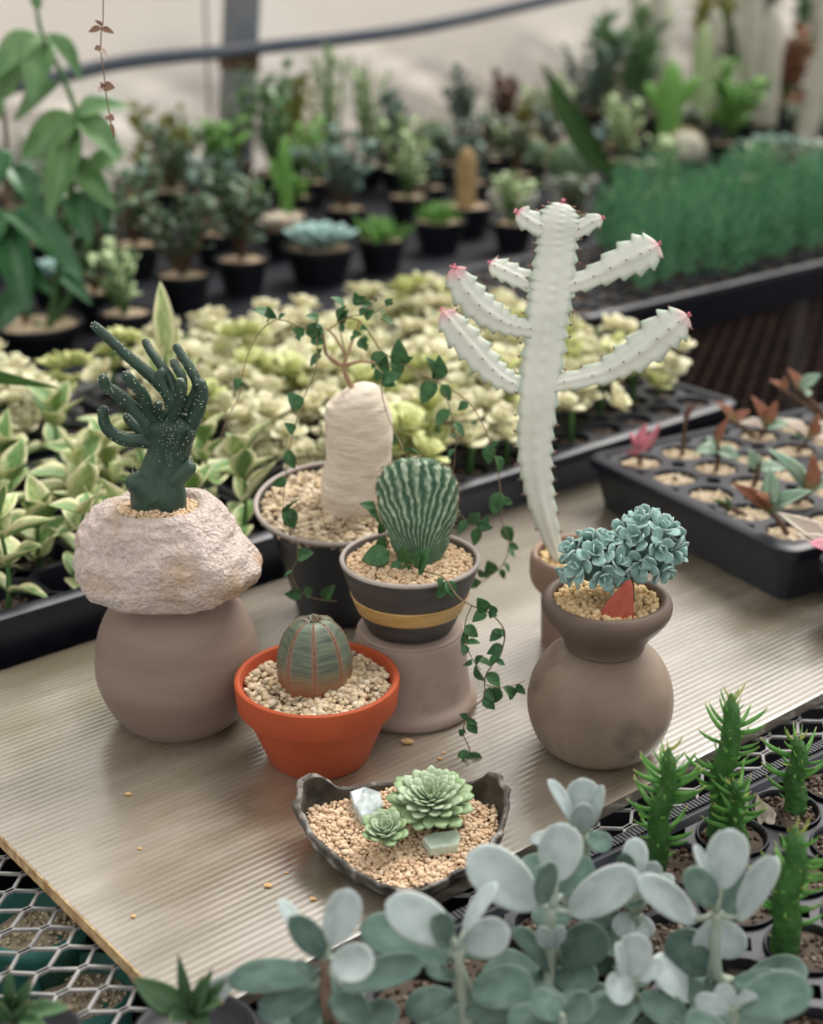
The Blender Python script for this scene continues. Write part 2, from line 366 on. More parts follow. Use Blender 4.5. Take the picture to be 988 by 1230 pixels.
M['moss'] = mat('yellow_green_moss', (120, 124, 52), (152, 148, 72), 10, 0.9, island=[(110, 116, 46), (156, 150, 70), (136, 136, 60)])
M['teal'] = mat('teal_pot_plastic', (44, 100, 92), (58, 116, 106), 20, 0.5)
M['terra_far'] = mat('faded_terracotta', (176, 92, 62), (190, 108, 76), 9, 0.7)
M['whitepot'] = mat('white_plastic_pot', (200, 198, 194), (184, 180, 176), 9, 0.6)

# weathered twin-wall sheet: milky plastic with olive patches along the flutes, part stain, part shade painted into the colour
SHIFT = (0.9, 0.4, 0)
def sheet_mat():
    m = bpy.data.materials.new('weathered_polycarbonate'); m.use_nodes = True; nt = m.node_tree; L = nt.links; bs = nt.nodes['Principled BSDF']
    tc = nd(nt, 'ShaderNodeTexCoord'); mp = nd(nt, 'ShaderNodeMapping'); mp.inputs['Rotation'].default_value = (0, 0, -math.atan2(0.643, 0.766))
    mp.vector_type = 'POINT'; L.new(tc.outputs['Object'], mp.inputs[0])
    m2 = nd(nt, 'ShaderNodeMapping'); m2.inputs['Scale'].default_value = (3.0, 26, 1); L.new(mp.outputs[0], m2.inputs[0])
    n1 = nd(nt, 'ShaderNodeTexNoise'); n1.inputs['Scale'].default_value = 1.6; n1.inputs['Detail'].default_value = 6; L.new(m2.outputs[0], n1.inputs['Vector'])
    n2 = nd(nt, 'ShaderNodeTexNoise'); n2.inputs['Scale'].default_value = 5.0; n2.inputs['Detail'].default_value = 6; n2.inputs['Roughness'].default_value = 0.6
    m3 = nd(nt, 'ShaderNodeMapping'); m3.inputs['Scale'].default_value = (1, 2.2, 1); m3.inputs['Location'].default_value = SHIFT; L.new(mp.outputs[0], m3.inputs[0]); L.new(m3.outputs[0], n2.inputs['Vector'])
    r = nd(nt, 'ShaderNodeValToRGB'); e = r.color_ramp.elements
    e[0].position = 0.30; e[0].color = (*lin((126, 117, 100)), 1); e[1].position = 0.70; e[1].color = (*lin((158, 148, 134)), 1)
    L.new(n1.outputs[0], r.inputs[0])
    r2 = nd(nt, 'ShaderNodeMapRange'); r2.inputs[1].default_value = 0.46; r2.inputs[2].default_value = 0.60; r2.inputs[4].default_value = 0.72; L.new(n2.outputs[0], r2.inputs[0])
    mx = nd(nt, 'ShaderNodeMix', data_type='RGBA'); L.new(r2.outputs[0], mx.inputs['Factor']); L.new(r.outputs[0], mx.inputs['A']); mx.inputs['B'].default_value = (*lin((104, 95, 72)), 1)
    L.new(mx.outputs['Result'], bs.inputs['Base Color'])
    bs.inputs['Roughness'].default_value = 0.27; bs.inputs['Specular IOR Level'].default_value = 0.5; bs.inputs['IOR'].default_value = 2.6
    bs.inputs['Coat Weight'].default_value = 1.0; bs.inputs['Coat Roughness'].default_value = 0.18; bs.inputs['Coat IOR'].default_value = 1.9
    return m
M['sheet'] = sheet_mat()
M['sheetedge'] = mat('dirty_cut_edge', (150, 118, 78), (198, 174, 132), 160, 0.8, c3=(104, 62, 38), s3=90, lo3=0.6, hi3=0.7)
def film_mat():
    m = bpy.data.materials.new('milky_plastic_film'); m.use_nodes = True; nt = m.node_tree; L = nt.links; bs = nt.nodes['Principled BSDF']
    tc = nd(nt, 'ShaderNodeTexCoord'); n1 = nd(nt, 'ShaderNodeTexNoise'); n1.inputs['Scale'].default_value = 1.5; n1.inputs['Detail'].default_value = 5
    L.new(tc.outputs['Object'], n1.inputs['Vector'])
    r = nd(nt, 'ShaderNodeValToRGB'); e = r.color_ramp.elements
    e[0].position = 0.3; e[0].color = (*lin((228, 219, 208)), 1); e[1].position = 0.7; e[1].color = (*lin((244, 238, 230)), 1)
    L.new(n1.outputs[0], r.inputs[0]); L.new(r.outputs[0], bs.inputs['Base Color']); bs.inputs['Roughness'].default_value = 0.4
    tr = nd(nt, 'ShaderNodeBsdfTranslucent'); L.new(r.outputs[0], tr.inputs[0])
    ms = nd(nt, 'ShaderNodeMixShader'); ms.inputs[0].default_value = 0.5; L.new(bs.outputs[0], ms.inputs[1]); L.new(tr.outputs[0], ms.inputs[2])
    L.new(ms.outputs[0], nt.nodes['Material Output'].inputs[0]); return m
M['film'] = film_mat()

# ------------------------------------------------------------------ the setting
VW = 2.66                                                         # the film wall runs along the benches
def WV(px, py, v=VW):
    a = (px-494)/F; b = (615-py)/F; d = V((a, CT+b*ST, -ST+b*CT)); t = v/d.dot(VD)
    return V((0, 0, H+Z0))+d*t
mb = MB(); mb.box(W(2.2, 1.2, -Z0-0.05), 5, 3.2, 0.05, UD, VD)
tag(build('floor', mb, M['floor'], smooth=False), 'dark earth floor under the plant benches', kind='structure')
mb = MB(); rows = []
NU, NZ = 220, 70
for i in range(NZ+1):
    z = 0.0+2.5*i/NZ; row = []
    for j in range(NU+1):
        u = -1.2+7.2*j/NU; zr = z-Z0
        m = max(0, min(1, (0.24-zr)/0.12))
        s = zr+0.40*(u-2.0)
        dsp = m*(0.045*math.sin(s*52)+0.05*math.sin(s*21+1.0)+0.03*noise.noise(V((u*3, zr*6, 0))))+0.02*noise.noise(V((u*1.2, zr*1.5, 3)))
        if zr < 0.2: dsp += 0.06*min(1, (0.2-zr)/0.25)
        row.append(W(u, VW-dsp*0.8, zr))
    rows.append(row)
mb.rings(rows, close=False, cap0=False, cap1=False)
tag(build('wall_back', mb, M['film']), 'milky plastic film wall with slanting folds behind the benches', kind='structure')

VP = VW-0.14
b0 = WV(281, 196, VP); t0 = WV(291, -10, VP); d = t0-b0
p0 = b0-d*(b0.z/d.z); p1 = b0+d*((2.45-b0.z)/d.z)
r = thing('greenhouse_post', 'thick grey post standing against the plastic film wall', 'post', p0)
mb = MB(); mb.tube([p0+(p1-p0)*k/6 for k in range(7)], 0.036, 20); build('post_tube', mb, M['post'], r, auto=50)
mb = MB(); q = b0+d*0.62; mb.tube([q-d.normalized()*0.02, q+d.normalized()*0.02], 0.0405, 20); build('pipe_clamp', mb, M['stembrown'], r, auto=50, label='rusty pipe clamp')
mb = MB(); pts = [WV(-260, 140, VP-0.06), WV(0, 107, VP-0.06), WV(150, 75, VP-0.06), WV(290, 60, VP-0.06), WV(490, 36, VP-0.06), WV(640, 4, VP-0.06), WV(760, -25, VP-0.06), WV(1000, -80, VP-0.06)]
mb.tube(crom(pts, 5), 0.0128, 10)
solo('water_pipe', mb, M['pipe'], pts[0], 'long dark water pipe running along the film wall', 'pipe')
mb = MB(); a = WV(254, 205, VP-0.05); b = WV(246, 0, VP-0.05); d = b-a; a2 = a-d*((a.z-Z0+0.012)/d.z); b2 = a+d*((2.4-a.z)/d.z)
mb.tube([a2, a, b, b2], 0.0028, 6); solo('support_wire', mb, M['wire'], a2, 'thin upright wire beside the grey post', 'wire')

# benches
ZM = -0.0105                                                      # height of the bench mesh
r = thing('mesh_bench', 'long bench topped with silver expanded metal mesh', 'bench', W(0.8, 0.6, -Z0))
LW, SW = 0.032, 0.0205
U0, U1, V0, V1 = -0.25, 2.05, 0.02, 1.47
def mesh_panel(ua, ub, va, vb, mt, lab):
    mb = MB(); ni = int((vb-va)/(SW/2)); nj = int((ub-ua)/LW); hw, hh = 0.00115, 0.0008
    for i in range(ni):
        vc = va+SW/4+i*SW/2; pts = []; ph = i % 2
        for j in range(nj):
            for (o_, s_) in ((0.03, -1), (0.16, -1), (0.47, 1), (0.66, 1)): pts.append((ua+(j+o_)*LW, vc+(s_ if ph == 0 else -s_)*(SW/4-0.0004)))
        o_ = len(mb.v); n_ = len(pts)
        for (uu, vv) in pts:
            for (dv, dz_) in ((-hw, -hh), (hw, -hh), (hw, hh), (-hw, hh)): mb.add(tuple(W(uu, vv+dv, ZM+dz_)))
        for k in range(n_-1):
            for q in range(4):
                s_ = (q+1) % 4; mb.f.append((o_+k*4+q, o_+k*4+s_, o_+k*4+4+s_, o_+k*4+4+q))
    build('expanded_mesh', mb, mt, r, smooth=False, kind='stuff', label=lab)
mesh_panel(U0, 1.126, V0, V1, M['steel'], 'silver diamond mesh')
mesh_panel(1.130, U1, V0, V1, M['oldsteel'], 'dark rusted diamond mesh')
for (ua, va, ub, vb) in ((U0, V0, U1, V0), (U0, V1, U1, V1), (U0, V0, U0, V1), (U1, V0, U1, V1)):
    mb = MB(); c = (W(ua, va)+W(ub, vb))/2; dd = W(ub, vb)-W(ua, va)
    mb.box(c+V((0, 0, -0.035)), dd.length/2+0.015, 0.015, 0.022, dd.normalized(), V((-dd.y, dd.x, 0)).normalized()); build('rail', mb, M['frame'], r, smooth=False)
for u in (U0+0.05, (U0+U1)/2, U1-0.05):
    for v in (V0+0.05, V1-0.05):
        mb = MB(); mb.box(W(u, v, -Z0/2-0.03), 0.02, 0.02, Z0/2-0.03, UD, VD); build('leg', mb, M['frame'], r, smooth=False)
mb = MB(); mb.box(W((U0+U1)/2, (V0+V1)/2, -0.30), (U1-U0)/2, (V1-V0)/2, 0.01, UD, VD); build('added_dark_shelf', mb, M['shelf'], r, smooth=False)  # added to carry the teal pots and keep the view below the mesh black

r = thing('cloth_covered_bench', 'black cloth covered bench along the film wall', 'bench', W(2.2, 2.0, -Z0))
mb = MB(); mb.box(W(2.3, 1.985, ZM-0.02), 2.7, 0.475, 0.02, UD, VD); build('bench_top', mb, M['benchtop'], r, smooth=False)
mb = MB(); mb.box(W(2.3, 1.515, -Z0/2-0.03), 2.68, 0.003, Z0/2-0.035, UD, VD); build('added_dark_panel', mb, M['shelf'], r, smooth=False)  # panel added to block the bright film wall seen through the mesh
for u in (-0.3, 1.4, 3.1, 4.9):
    for v in (1.55, 2.42):
        mb = MB(); mb.box(W(u, v, -Z0/2-0.025), 0.02, 0.02, Z0/2-0.025, UD, VD); build('leg', mb, M['frame'], r, smooth=False)

# twin-wall sheet on the bench: ribbed top skin, solid cut edges
UA, UB, VA, VB = 0.279, 0.985, 0.494, 0.876
r = thing('twin_wall_sheet', 'weathered translucent fluted plastic sheet lying on the mesh bench', 'plastic sheet', W((UA+UB)/2, (VA+VB)/2, -0.008))
mb = MB(); rows = []; prof = []; v = VA; pitch = 0.0048
while v < VB-pitch:
    for f_, z_ in ((0.0, -0.00016), (0.2, 0.0), (0.5, 0.00003), (0.8, 0.0)):
        prof.append((v+f_*pitch, z_))
    v += pitch
prof.append((VB, 0.0))
for k in range(25):
    u = UA+(UB-UA)*k/24
    rows.append([W(u, vv, zz+0.0003*noise.noise(V((u*9, vv*30, 0)))) for vv, zz in prof])
mb.rings(rows, close=False, cap0=False, cap1=False)
mb.box(W((UA+UB)/2, (VA+VB)/2, -0.0044), (UB-UA)/2-0.0004, (VB-VA)/2-0.0004, 0.0036, UD, VD)
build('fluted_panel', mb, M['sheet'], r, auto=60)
for (c, hx, hy) in ((W(UA-0.0003, (VA+VB)/2, -0.0040), 0.0006, (VB-VA)/2), (W(UB+0.0003, (VA+VB)/2, -0.0040), 0.0006, (VB-VA)/2)):
    mb = MB(); mb.box(c, hx, hy, 0.0038, UD, VD); build('cut_edge', mb, M['sheetedge'], r, smooth=False, label='dirty brown cut edge')

# ------------------------------------------------------------------ pots and plants on the sheet
def interp(tab, z):
    for (a, b) in zip(tab, tab[1:]):
        if z <= b[0]:
            t = (z-a[0])/(b[0]-a[0]) if b[0] > a[0] else 0
            t = t*t*(3-2*t)
            return [x+(y-x)*t for x, y in zip(a[1:], b[1:])]
    return tab[-1][1:]
def smoothprof(pr, n=5):
    return [(p.x, p.y) for p in crom([V((a, b, 0)) for a, b in pr], n)]
def pxm(px, loc):                                               # photo pixels -> metres at a place
    d = V(loc)-cam.location; return px*(d.y*CT-d.z*ST)/F

# --- left pedestal: squat round clay pot turned over
cA = V((-0.1490, 0.8447, Z0))
r = thing('round_clay_pot', 'squat round grey-brown clay pot upside down under the pale rock', 'clay pot', cA)
mb = MB(); pr = smoothprof([(0.0, 0.0), (0.030, 0.0), (0.0355, 0.0012), (0.0445, 0.0120), (0.0512, 0.030), (0.0520, 0.044), (0.0490, 0.062), (0.0420, 0.077), (0.033, 0.0865), (0.028, 0.0905), (0.0225, 0.0918), (0.0, 0.0918)], 5)
mb.lathe(pr, cA, 72, False, False); build('pot_body', mb, M['clayL'], r)

# --- hollowed pale rock with crested dark cactus
cB = cA+V((-0.002, -0.010, 0.0922))
r = thing('rock_planter', 'pale porous rock hollowed out and planted with dark green fingered cactus', 'potted cactus', cB)
tab = [(0.0, -0.031, 0.031, 0.030), (0.004, -0.041, 0.045, 0.036), (0.010, -0.050, 0.0545, 0.042), (0.018, -0.0555, 0.0565, 0.046), (0.030, -0.0560, 0.0520, 0.0455), (0.041, -0.0520, 0.0430, 0.041), (0.050, -0.0455, 0.0370, 0.037), (0.057, -0.0370, 0.0325, 0.032), (0.060, -0.0290, 0.0260, 0.026)]
mb = MB(); rr = []; nr = 44; seg = 96
def rockring(z, sc=1.0, dz=0.0):
    l, rt, dp = interp(tab, z); ring = []
    for j in range(seg):
        t = 2*math.pi*j/seg; c_, s_ = math.cos(t), math.sin(t)
        e = 0.80; cx = math.copysign(abs(c_)**e, c_); sy = math.copysign(abs(s_)**e, s_)
        x = (l+rt)/2+(rt-l)/2*cx*sc; y = dp*sy*sc
        if s_ < 0: y *= 1.0-0.12*(z/0.06)
        p = V((x, y, z)); n_ = V((cx, sy, 0.2*(z-0.03)/0.03)).normalized()
        q = p*38
        w = 0.0040*noise.noise(q)+0.0022*noise.noise(q*2.3+V((7, 1, 2)))+0.0011*noise.noise(q*6)+0.0007*noise.noise(q*14)
        if z < 0.004: w *= z/0.004
        p += n_*w
        ring.append(V((p.x, p.y, p.z+dz+ (0.004*noise.noise(V((x*60, y*60, 1))) if z > 0.045 else 0)))+cB)
    return ring
for i in range(nr+1): rr.append(rockring(0.06*(i/nr)**0.95))
rr.append(rockring(0.06, 0.88, -0.0008)); rr.append(rockring(0.06, 0.80, -0.006)); rr.append(rockring(0.06, 0.70, -0.010))
mb.rings(rr); build('rock_body', mb, M['rock'], r)
gB = cB+V((-0.0015, 0, 0.0560))
gravel('gravel', gB, lambda x, y: (x/0.0245)**2+(y/0.0235)**2 < 1, 0.03, 0.0026, M['gravel_tan'], r, zf=lambda x, y: 0.003*(1-(x*x+y*y)/0.0006), seed=3)
YB = cB.y+0.002
def cactus_fingers():
    mb = MB()
    b = Q(191, 606, YB); t_ = Q(205, 515, YB)
    pts = crom([b+V((0, 0, -0.006)), Q(190, 590, YB), Q(196, 565, YB), Q(203, 543, YB), Q(206, 515, YB), Q(206, 495, YB)], 5)
    n_ = len(pts); wd_ = [interp([(0, 0.0165), (0.18, 0.0165), (0.42, 0.0130), (0.62, 0.0125), (0.85, 0.0150), (1.0, 0.004)], k/(n_-1))[0] for k in range(n_)]
    mb.tube(pts, wd_, 40, prof=lambda s, t: (0.62+0.38*abs(math.sin(t)))*(1+0.035*math.cos(14*t)))
    body = build('cactus_body', mb, M['cactus_dark'], r)
    dots = []
    def finger(pl, w, dy):
        n0 = len(pl); pts = crom([Q(x, y, YB+dy*(1-k/(n0-1))) for k, (x, y) in enumerate(pl)], 6)[::-1]
        n_ = len(pts); sc = pxm(1, pts[0]); L_ = sum((pts[i+1]-pts[i]).length for i in range(n_-1)); acc = 0; rad = []
        for i in range(n_):
            if i: acc += (pts[i]-pts[i-1]).length
            s = acc/L_; q = w*0.5*sc*(1.28-0.42*s)
            rem = (L_-acc); q *= math.sqrt(max(0.02, 1-max(0, 1-rem/(w*0.5*sc))**2)); rad.append(q)
        m2 = MB(); m2.tube(pts, rad, 20, prof=lambda s, t: 1+0.06*math.cos(6*t)+0.03*math.sin(s*60))
        build('finger', m2, M['cactus_dark'], body)
        for k in range(int(L_/0.00085)):
            i = R.randint(0, n_-1); a = R.uniform(0, 6.28)
            d_ = (pts[min(i+1, n_-1)]-pts[max(i-1, 0)]).normalized(); x_ = d_.orthogonal().normalized(); y_ = d_.cross(x_)
            dots.append((pts[i]+(x_*math.cos(a)+y_*math.sin(a))*rad[i]*1.0, R.uniform(0.00030, 0.00055)))
    for pl, w, dy in (([(110, 388), (126, 402), (147, 422), (187, 457), (203, 477), (208, 505)], 13, 0.012),
                      ([(123, 450), (127, 464), (140, 472), (167, 497), (187, 523), (199, 540)], 15, -0.012),
                      ([(125, 487), (124, 502), (131, 517), (150, 528), (177, 530), (196, 540)], 15, -0.004),
                      ([(148, 447), (160, 461), (171, 474), (181, 497), (197, 516)], 14, -0.018),
                      ([(173, 407), (180, 421), (191, 436), (207, 462), (210, 495)], 11, 0.020),
                      ([(210, 413), (218, 427), (229, 444), (237, 466), (222, 495)], 12, 0.016),
                      ([(195, 442), (193, 456), (199, 471), (209, 485), (208, 505)], 13, 0.004),
                      ([(216, 455), (217, 470), (213, 486), (205, 503), (203, 520)], 13, -0.014),
                      ([(237, 455), (242, 470), (239, 488), (228, 512), (212, 532)], 17, -0.004),
                      ([(150, 497), (158, 508), (171, 518), (190, 530)], 12, 0.008),
                      ([(206, 432), (212, 442), (219, 457), (216, 490)], 11, 0.010),
                      ([(230, 518), (228, 526), (218, 536), (208, 542)], 11, -0.014),
                      ([(190, 484), (191, 493), (195, 507)], 9, -0.022)):
        finger(pl, w, dy)
    # two stubby crest lobes at the foot
    for pl, w, dy in (([(163, 568), (167, 577), (176, 588), (186, 600)], 34, -0.004), ([(230, 555), (224, 563), (214, 572), (202, 582)], 22, -0.004)):
        pts = crom([Q(x, y, YB+dy) for x, y in pl], 5)[::-1]; sc = pxm(1, pts[0]); n_ = len(pts)
        m2 = MB(); m2.tube(pts, [w*0.5*sc*math.sqrt(max(.03, 1-max(0, (k-n_*.55)/(n_*.45-.6))**2)) for k in range(n_)], 28, prof=lambda s, t: 1+0.05*math.cos(9*t)); build('crest_lobe', m2, M['cactus_dark'], body)
        for k in range(60):
            a = R.uniform(0, 6.28); p = pts[-1]; dots.append((p+V((0.2*math.cos(a), -0.7*abs(math.sin(a)), math.sin(a)))*w*0.45*sc, 0.0004))
    for k in range(70):
        dots.append((Q(204+R.gauss(0, 10), 525+R.gauss(0, 18), YB-0.0105), 0.00032))
    m2 = MB(); o8 = [(1, 0, 0), (-1, 0, 0), (0, 1, 0), (0, -1, 0), (0, 0, 1), (0, 0, -1)]
    for p, s in dots:
        o = len(m2.v)
        for q in o8: m2.add(tuple(p+V(q)*s))
        m2.f += [(o+a, o+b, o+c) for a, b, c in ((0, 2, 4), (2, 1, 4), (1, 3, 4), (3, 0, 4), (2, 0, 5), (1, 2, 5), (3, 1, 5), (0, 3, 5))]
    build('areoles', m2, M['areole'], body, kind='stuff')
cactus_fingers()

# --- terracotta pot with ribbed ball plant
cD = V((-0.0572, 0.7975, Z0))
r = thing('terracotta_planter', 'orange terracotta pot with pebbles and a ribbed ball-shaped euphorbia', 'potted cactus', cD)
mb = MB(); pr = [(0.0, 0.0), (0.0295, 0.0), (0.0312, 0.0015), (0.0440, 0.0345), (0.0445, 0.0358), (0.0478, 0.0362), (0.0488, 0.0375), (0.0502, 0.0525), (0.0497, 0.0542), (0.0482, 0.0548), (0.0466, 0.0542), (0.0458, 0.0525), (0.0440, 0.0440), (0.0, 0.0440)]
mb.lathe(pr, cD, 96, False, False); build('pot', mb, M['terra'], r, auto=35)
gravel('pebbles', cD+V((0, 0, 0.0485)), disc(0.0435), 0.05, 0.0044, M['gravel_mix'], r, zf=lambda x, y: 0.0015*math.sin(x*90)+0.001, seed=5, flat=0.7, layers=2, var=0.32)
cb = cD+V((-0.0015, 0.0035, 0.0465)); mb = MB(); rr = []; seg = 128; n_ = 40; rb = 0.0228; hb = 0.0445
ph0 = math.radians(-90+4)
for i in range(n_+1):
    s = i/n_; a = s*math.pi*0.5
    z = hb*math.sin(a)**0.92*1.0; rad = rb*(1.0 if s < 0.12 else 1)*max(0.0, math.cos(a))**0.62*(0.90+0.10*math.sin(min(1, s/0.35)*math.pi/2))
    rad = max(rad, 0.0006); ring = []
    for j in range(seg):
        t = 2*math.pi*j/seg; k = math.cos(8*(t-ph0))
        ring.append(cb+V((math.cos(t), math.sin(t), 0))*rad*(1+0.045*(abs(k)**0.7)*(1 if k > 0 else -1))+V((0, 0, z-(0.0016 if s > 0.97 else 0))))
    rr.append(ring)
mb.rings(rr, ab=lambda i, j: (abs(math.cos(4*(2*math.pi*j/seg-ph0)))**7, i/n_))
ball = build('ball_stem', mb, M['obesa'], r)
for q in range(8):                                               # stitched ridge lines
    t = ph0+q*math.pi/4; mb = MB(); pts = [(rr[i][0]-cb) for i in range(2, n_)]
    pts = [cb+V((math.cos(t), math.sin(t), 0))*(math.hypot(rr[i][0].x-cb.x, rr[i][0].y-cb.y)*(1.046/(1+0.045*(1 if True else 0)*(abs(math.cos(8*ph0))**0.7)*(1 if math.cos(8*ph0) > 0 else -1))))+V((0, 0, rr[i][0].z-cb.z)) for i in range(1, n_)]
    mb.tube(pts, [0.00042+0.00022*math.sin(i*2.1) for i in range(len(pts))], 6); build('ridge', mb, M['rib'], ball)
mb = MB()
for k in range(16):
    p = cb+V((R.gauss(0, 0.0022), R.gauss(0, 0.0022), hb*0.985)); mb.tube([p, p+V((R.gauss(0, 0.0006), R.gauss(0, 0.0006), 0.0016))], [0.0008, 0.0003], 6)
build('crown_buds', mb, M['tipbrown'], ball, kind='stuff')

# --- upturned pale clay pot carrying the striped pot
cE = V((-0.0012, 0.8640, Z0))
r = thing('flared_clay_pot', 'pale mauve clay pot with flared lip upside down under the striped pot', 'clay pot', cE)
mb = MB(); pr = [(0.0, 0.004), (0.036, 0.004), (0.040, 0.0), (0.0425, 0.0003), (0.0442, 0.0022), (0.0444, 0.0050), (0.0430, 0.0080), (0.0405, 0.0110), (0.0392, 0.0160), (0.0372, 0.036), (0.0352, 0.0500), (0.0338, 0.0535), (0.0310, 0.0548), (0.0, 0.0548)]
mb.lathe(smoothprof(pr, 3), cE, 80, False, False); build('pot_body', mb, M['clayE'], r)

cF = cE+V((0.0002, 0.0, 0.0550))
r = thing('striped_planter', 'charcoal pot with an ochre stripe holding a fan-shaped crested cactus', 'potted cactus', cF)
def stripe_r(z): return 0.0262+0.0182*min(1, z/0.047)**0.80
mb = MB(); pr = [(0.0, 0.0), (0.0235, 0.0), (0.0255, 0.0008)]+[(stripe_r(z), z) for z in [0.002+0.0021*k for k in range(22)]]+[(0.0444, 0.0485), (0.0436, 0.0493), (0.0425, 0.0490), (0.0415, 0.0475), (0.0395, 0.0400), (0.0, 0.0400)]
mb.lathe(pr, cF, 96, False, False); pot = build('pot', mb, M['stripe'], r, auto=40)
mb = MB(); zs = [0.0155+0.0012*k for k in range(10)]
pr = [(stripe_r(zs[0])-0.0004, zs[0]-0.0003)]+[(stripe_r(z)+0.0007, z) for z in zs]+[(stripe_r(zs[-1])-0.0004, zs[-1]+0.0003)]
mb.lathe(pr, cF, 96, False, False); build('glazed_band', mb, M['band'], pot, label='ochre glazed stripe')
mb = MB(); pr = [(0.0446, 0.0474), (0.0448, 0.0484), (0.0438, 0.0497), (0.0424, 0.0495), (0.0416, 0.0482), (0.0420, 0.0478), (0.0438, 0.0482), (0.0446, 0.0474)]
mb.lathe(pr, cF, 96, False, False); build('rim', mb, M['rimgrey'], pot, label='pale worn rim')
gravel('gravel', cF+V((0, 0, 0.0448)), disc(0.0405), 0.045, 0.0029, M['gravel_tan'], r, zf=lambda x, y: 0.0025*(1-(x*x+y*y)/0.0017), seed=9)
def crest_fan():
    cc = cF+V((0.0066, 0.004, 0.0450)); Hh = 0.0700; ringN = 360; rr = []; A = []; n_ = 70
    for i in range(n_+1):
        s = i/n_; z = Hh*(1-(1-s)**1.35) if s > 0 else 0
        zz = z/Hh
        w = interp([(0, 0.0135), (0.2, 0.0185), (0.5, 0.0245), (0.72, 0.0252), (0.88, 0.0205), (0.96, 0.0130), (1.0, 0.0012)], zz)[0]
        dp = interp([(0, 0.0120), (0.4, 0.0135), (0.8, 0.0105), (0.95, 0.0065), (1.0, 0.0010)], zz)[0]
        ring = []; ar = []
        for j in range(ringN):
            t = 2*math.pi*j/ringN; x = w*math.cos(t); y = dp*math.sin(t)
            # feathered ribs: they leave the midline upward and curve out to the rim
            al = math.atan2(x, (z+0.010)*(1.0+0.5*zz))
            k = math.cos(al*96+1.2*math.sin(zz*7+al*3)+2.6*noise.noise(V((x*150, y*150, z*110)))+1.2*noise.noise(V((x*420, y*420, z*300)))); k2 = (0.5+0.5*k)
            dsp = (0.0008*k2+0.0006*noise.noise(V((x*400, y*400, z*160))))*min(1, zz*6)
            n2 = V((math.cos(t)/max(w, 1e-3), math.sin(t)/max(dp, 1e-3), 0)).normalized()
            lean = 0.002*math.sin(zz*3)
            ring.append(cc+V((x-0.003*zz, y+lean, z))+n2*dsp); ar.append((k2*(0.55+0.45*zz)*(0.75+0.5*noise.noise(V((x*300, y*300, z*300)))), max(0, 1-k2)*0.9))
        rr.append(ring); A.append(ar)
    mb = MB(); mb.rings(rr, ab=lambda i, j: A[i][j]); fan = build('crested_stem', mb, M['crest'], r)
    m2 = MB(); g = random.Random(4)
    for q in range(420):
        i = g.randint(14, n_); j = int((g.choice((0, 0.5))+g.gauss(0, 0.035 if i < n_-6 else 0.3))*ringN) % ringN
        p = rr[i][j]; d_ = (p-(cc+V((0, 0, 0.028)))).normalized()+V((g.gauss(0, .3), g.gauss(0, .3), g.gauss(0, .3)))
        m2.tube([p-d_*0.0005, p+d_*g.uniform(0.0009, 0.0020)], [0.00022, 0.00008], 4)
    build('spines', m2, M['wool'], fan, kind='stuff')
crest_fan()

# --- black nursery pot with caudex vine, leaning a little towards the sheet's front
cG = V((-0.052, 1.003, Z0)); tG = math.radians(8)
r = thing('caudex_vine_planter', 'black nursery pot with a pale swollen caudex trailing small-leaved vines', 'potted vine', cG)
TG = Matrix.Translation(cG+V((0, 0, 0.030*math.sin(tG)))) @ Matrix.Rotation(tG, 4, 'X')
def tilt(mb):
    mb.v = [tuple(TG @ (V(p)-cG)) for p in mb.v]; return mb
mb = MB(); pr = [(0.0, 0.0), (0.031, 0.0), (0.0335, 0.002), (0.0395, 0.030), (0.049, 0.068), (0.0545, 0.082), (0.0600, 0.0865), (0.0608, 0.0885), (0.0590, 0.0892), (0.0575, 0.0880), (0.054, 0.078), (0.0, 0.078)]
mb.lathe(pr, cG, 80, False, False); pot = build('pot', tilt(mb), M['potblack'], r, auto=40)
mb = MB(); pr = [(0.0606, 0.0872), (0.0612, 0.0888), (0.0600, 0.0902), (0.0580, 0.0896), (0.0574, 0.0880), (0.0590, 0.0884), (0.0606, 0.0872)]
mb.lathe(pr, cG, 80, False, False); build('rim', tilt(mb), M['rimgrey'], pot, label='pale dusty rim')
zsl = math.tan(tG)
gravel('pebbles', TG @ V((0, 0, 0.0845)), disc(0.0565), 0.06, 0.0046, M['gravel_mix'], r, zf=lambda x, y: zsl*y+0.004*(1-(x*x+y*y)/0.0035), seed=11, flat=0.7)
YC = 0.988
mb = MB(); pl = [(427, 622, 27), (425, 609, 37), (426, 592, 42), (428, 572, 41), (430, 550, 39), (431, 525, 40), (430, 505, 40), (428, 490, 38), (426, 478, 33), (423, 470, 24), (421, 466, 12)]
pts = crom([Q(x, y, YC) for x, y, w in pl], 6); ws = [p.x for p in crom([V((w, 0, 0)) for x, y, w in pl], 6)]
sc = pxm(1, pts[20])
mb.tube(pts, [max(2, w)*sc for w in ws], 44, prof=lambda s, t: 1+0.011*math.sin(s*62+2.6*math.sin(t+1)+3*noise.noise(V((s*6, math.cos(t), 0))))+0.03*noise.noise(V((s*9, math.cos(t)*2, math.sin(t)*2)))+0.012*noise.noise(V((s*60, math.cos(t)*2, math.sin(t)*2))))
cau = build('caudex', mb, M['caudex'], r)
def px3(pl): return crom([Q(x, y, Y) for x, y, Y in pl], 6)
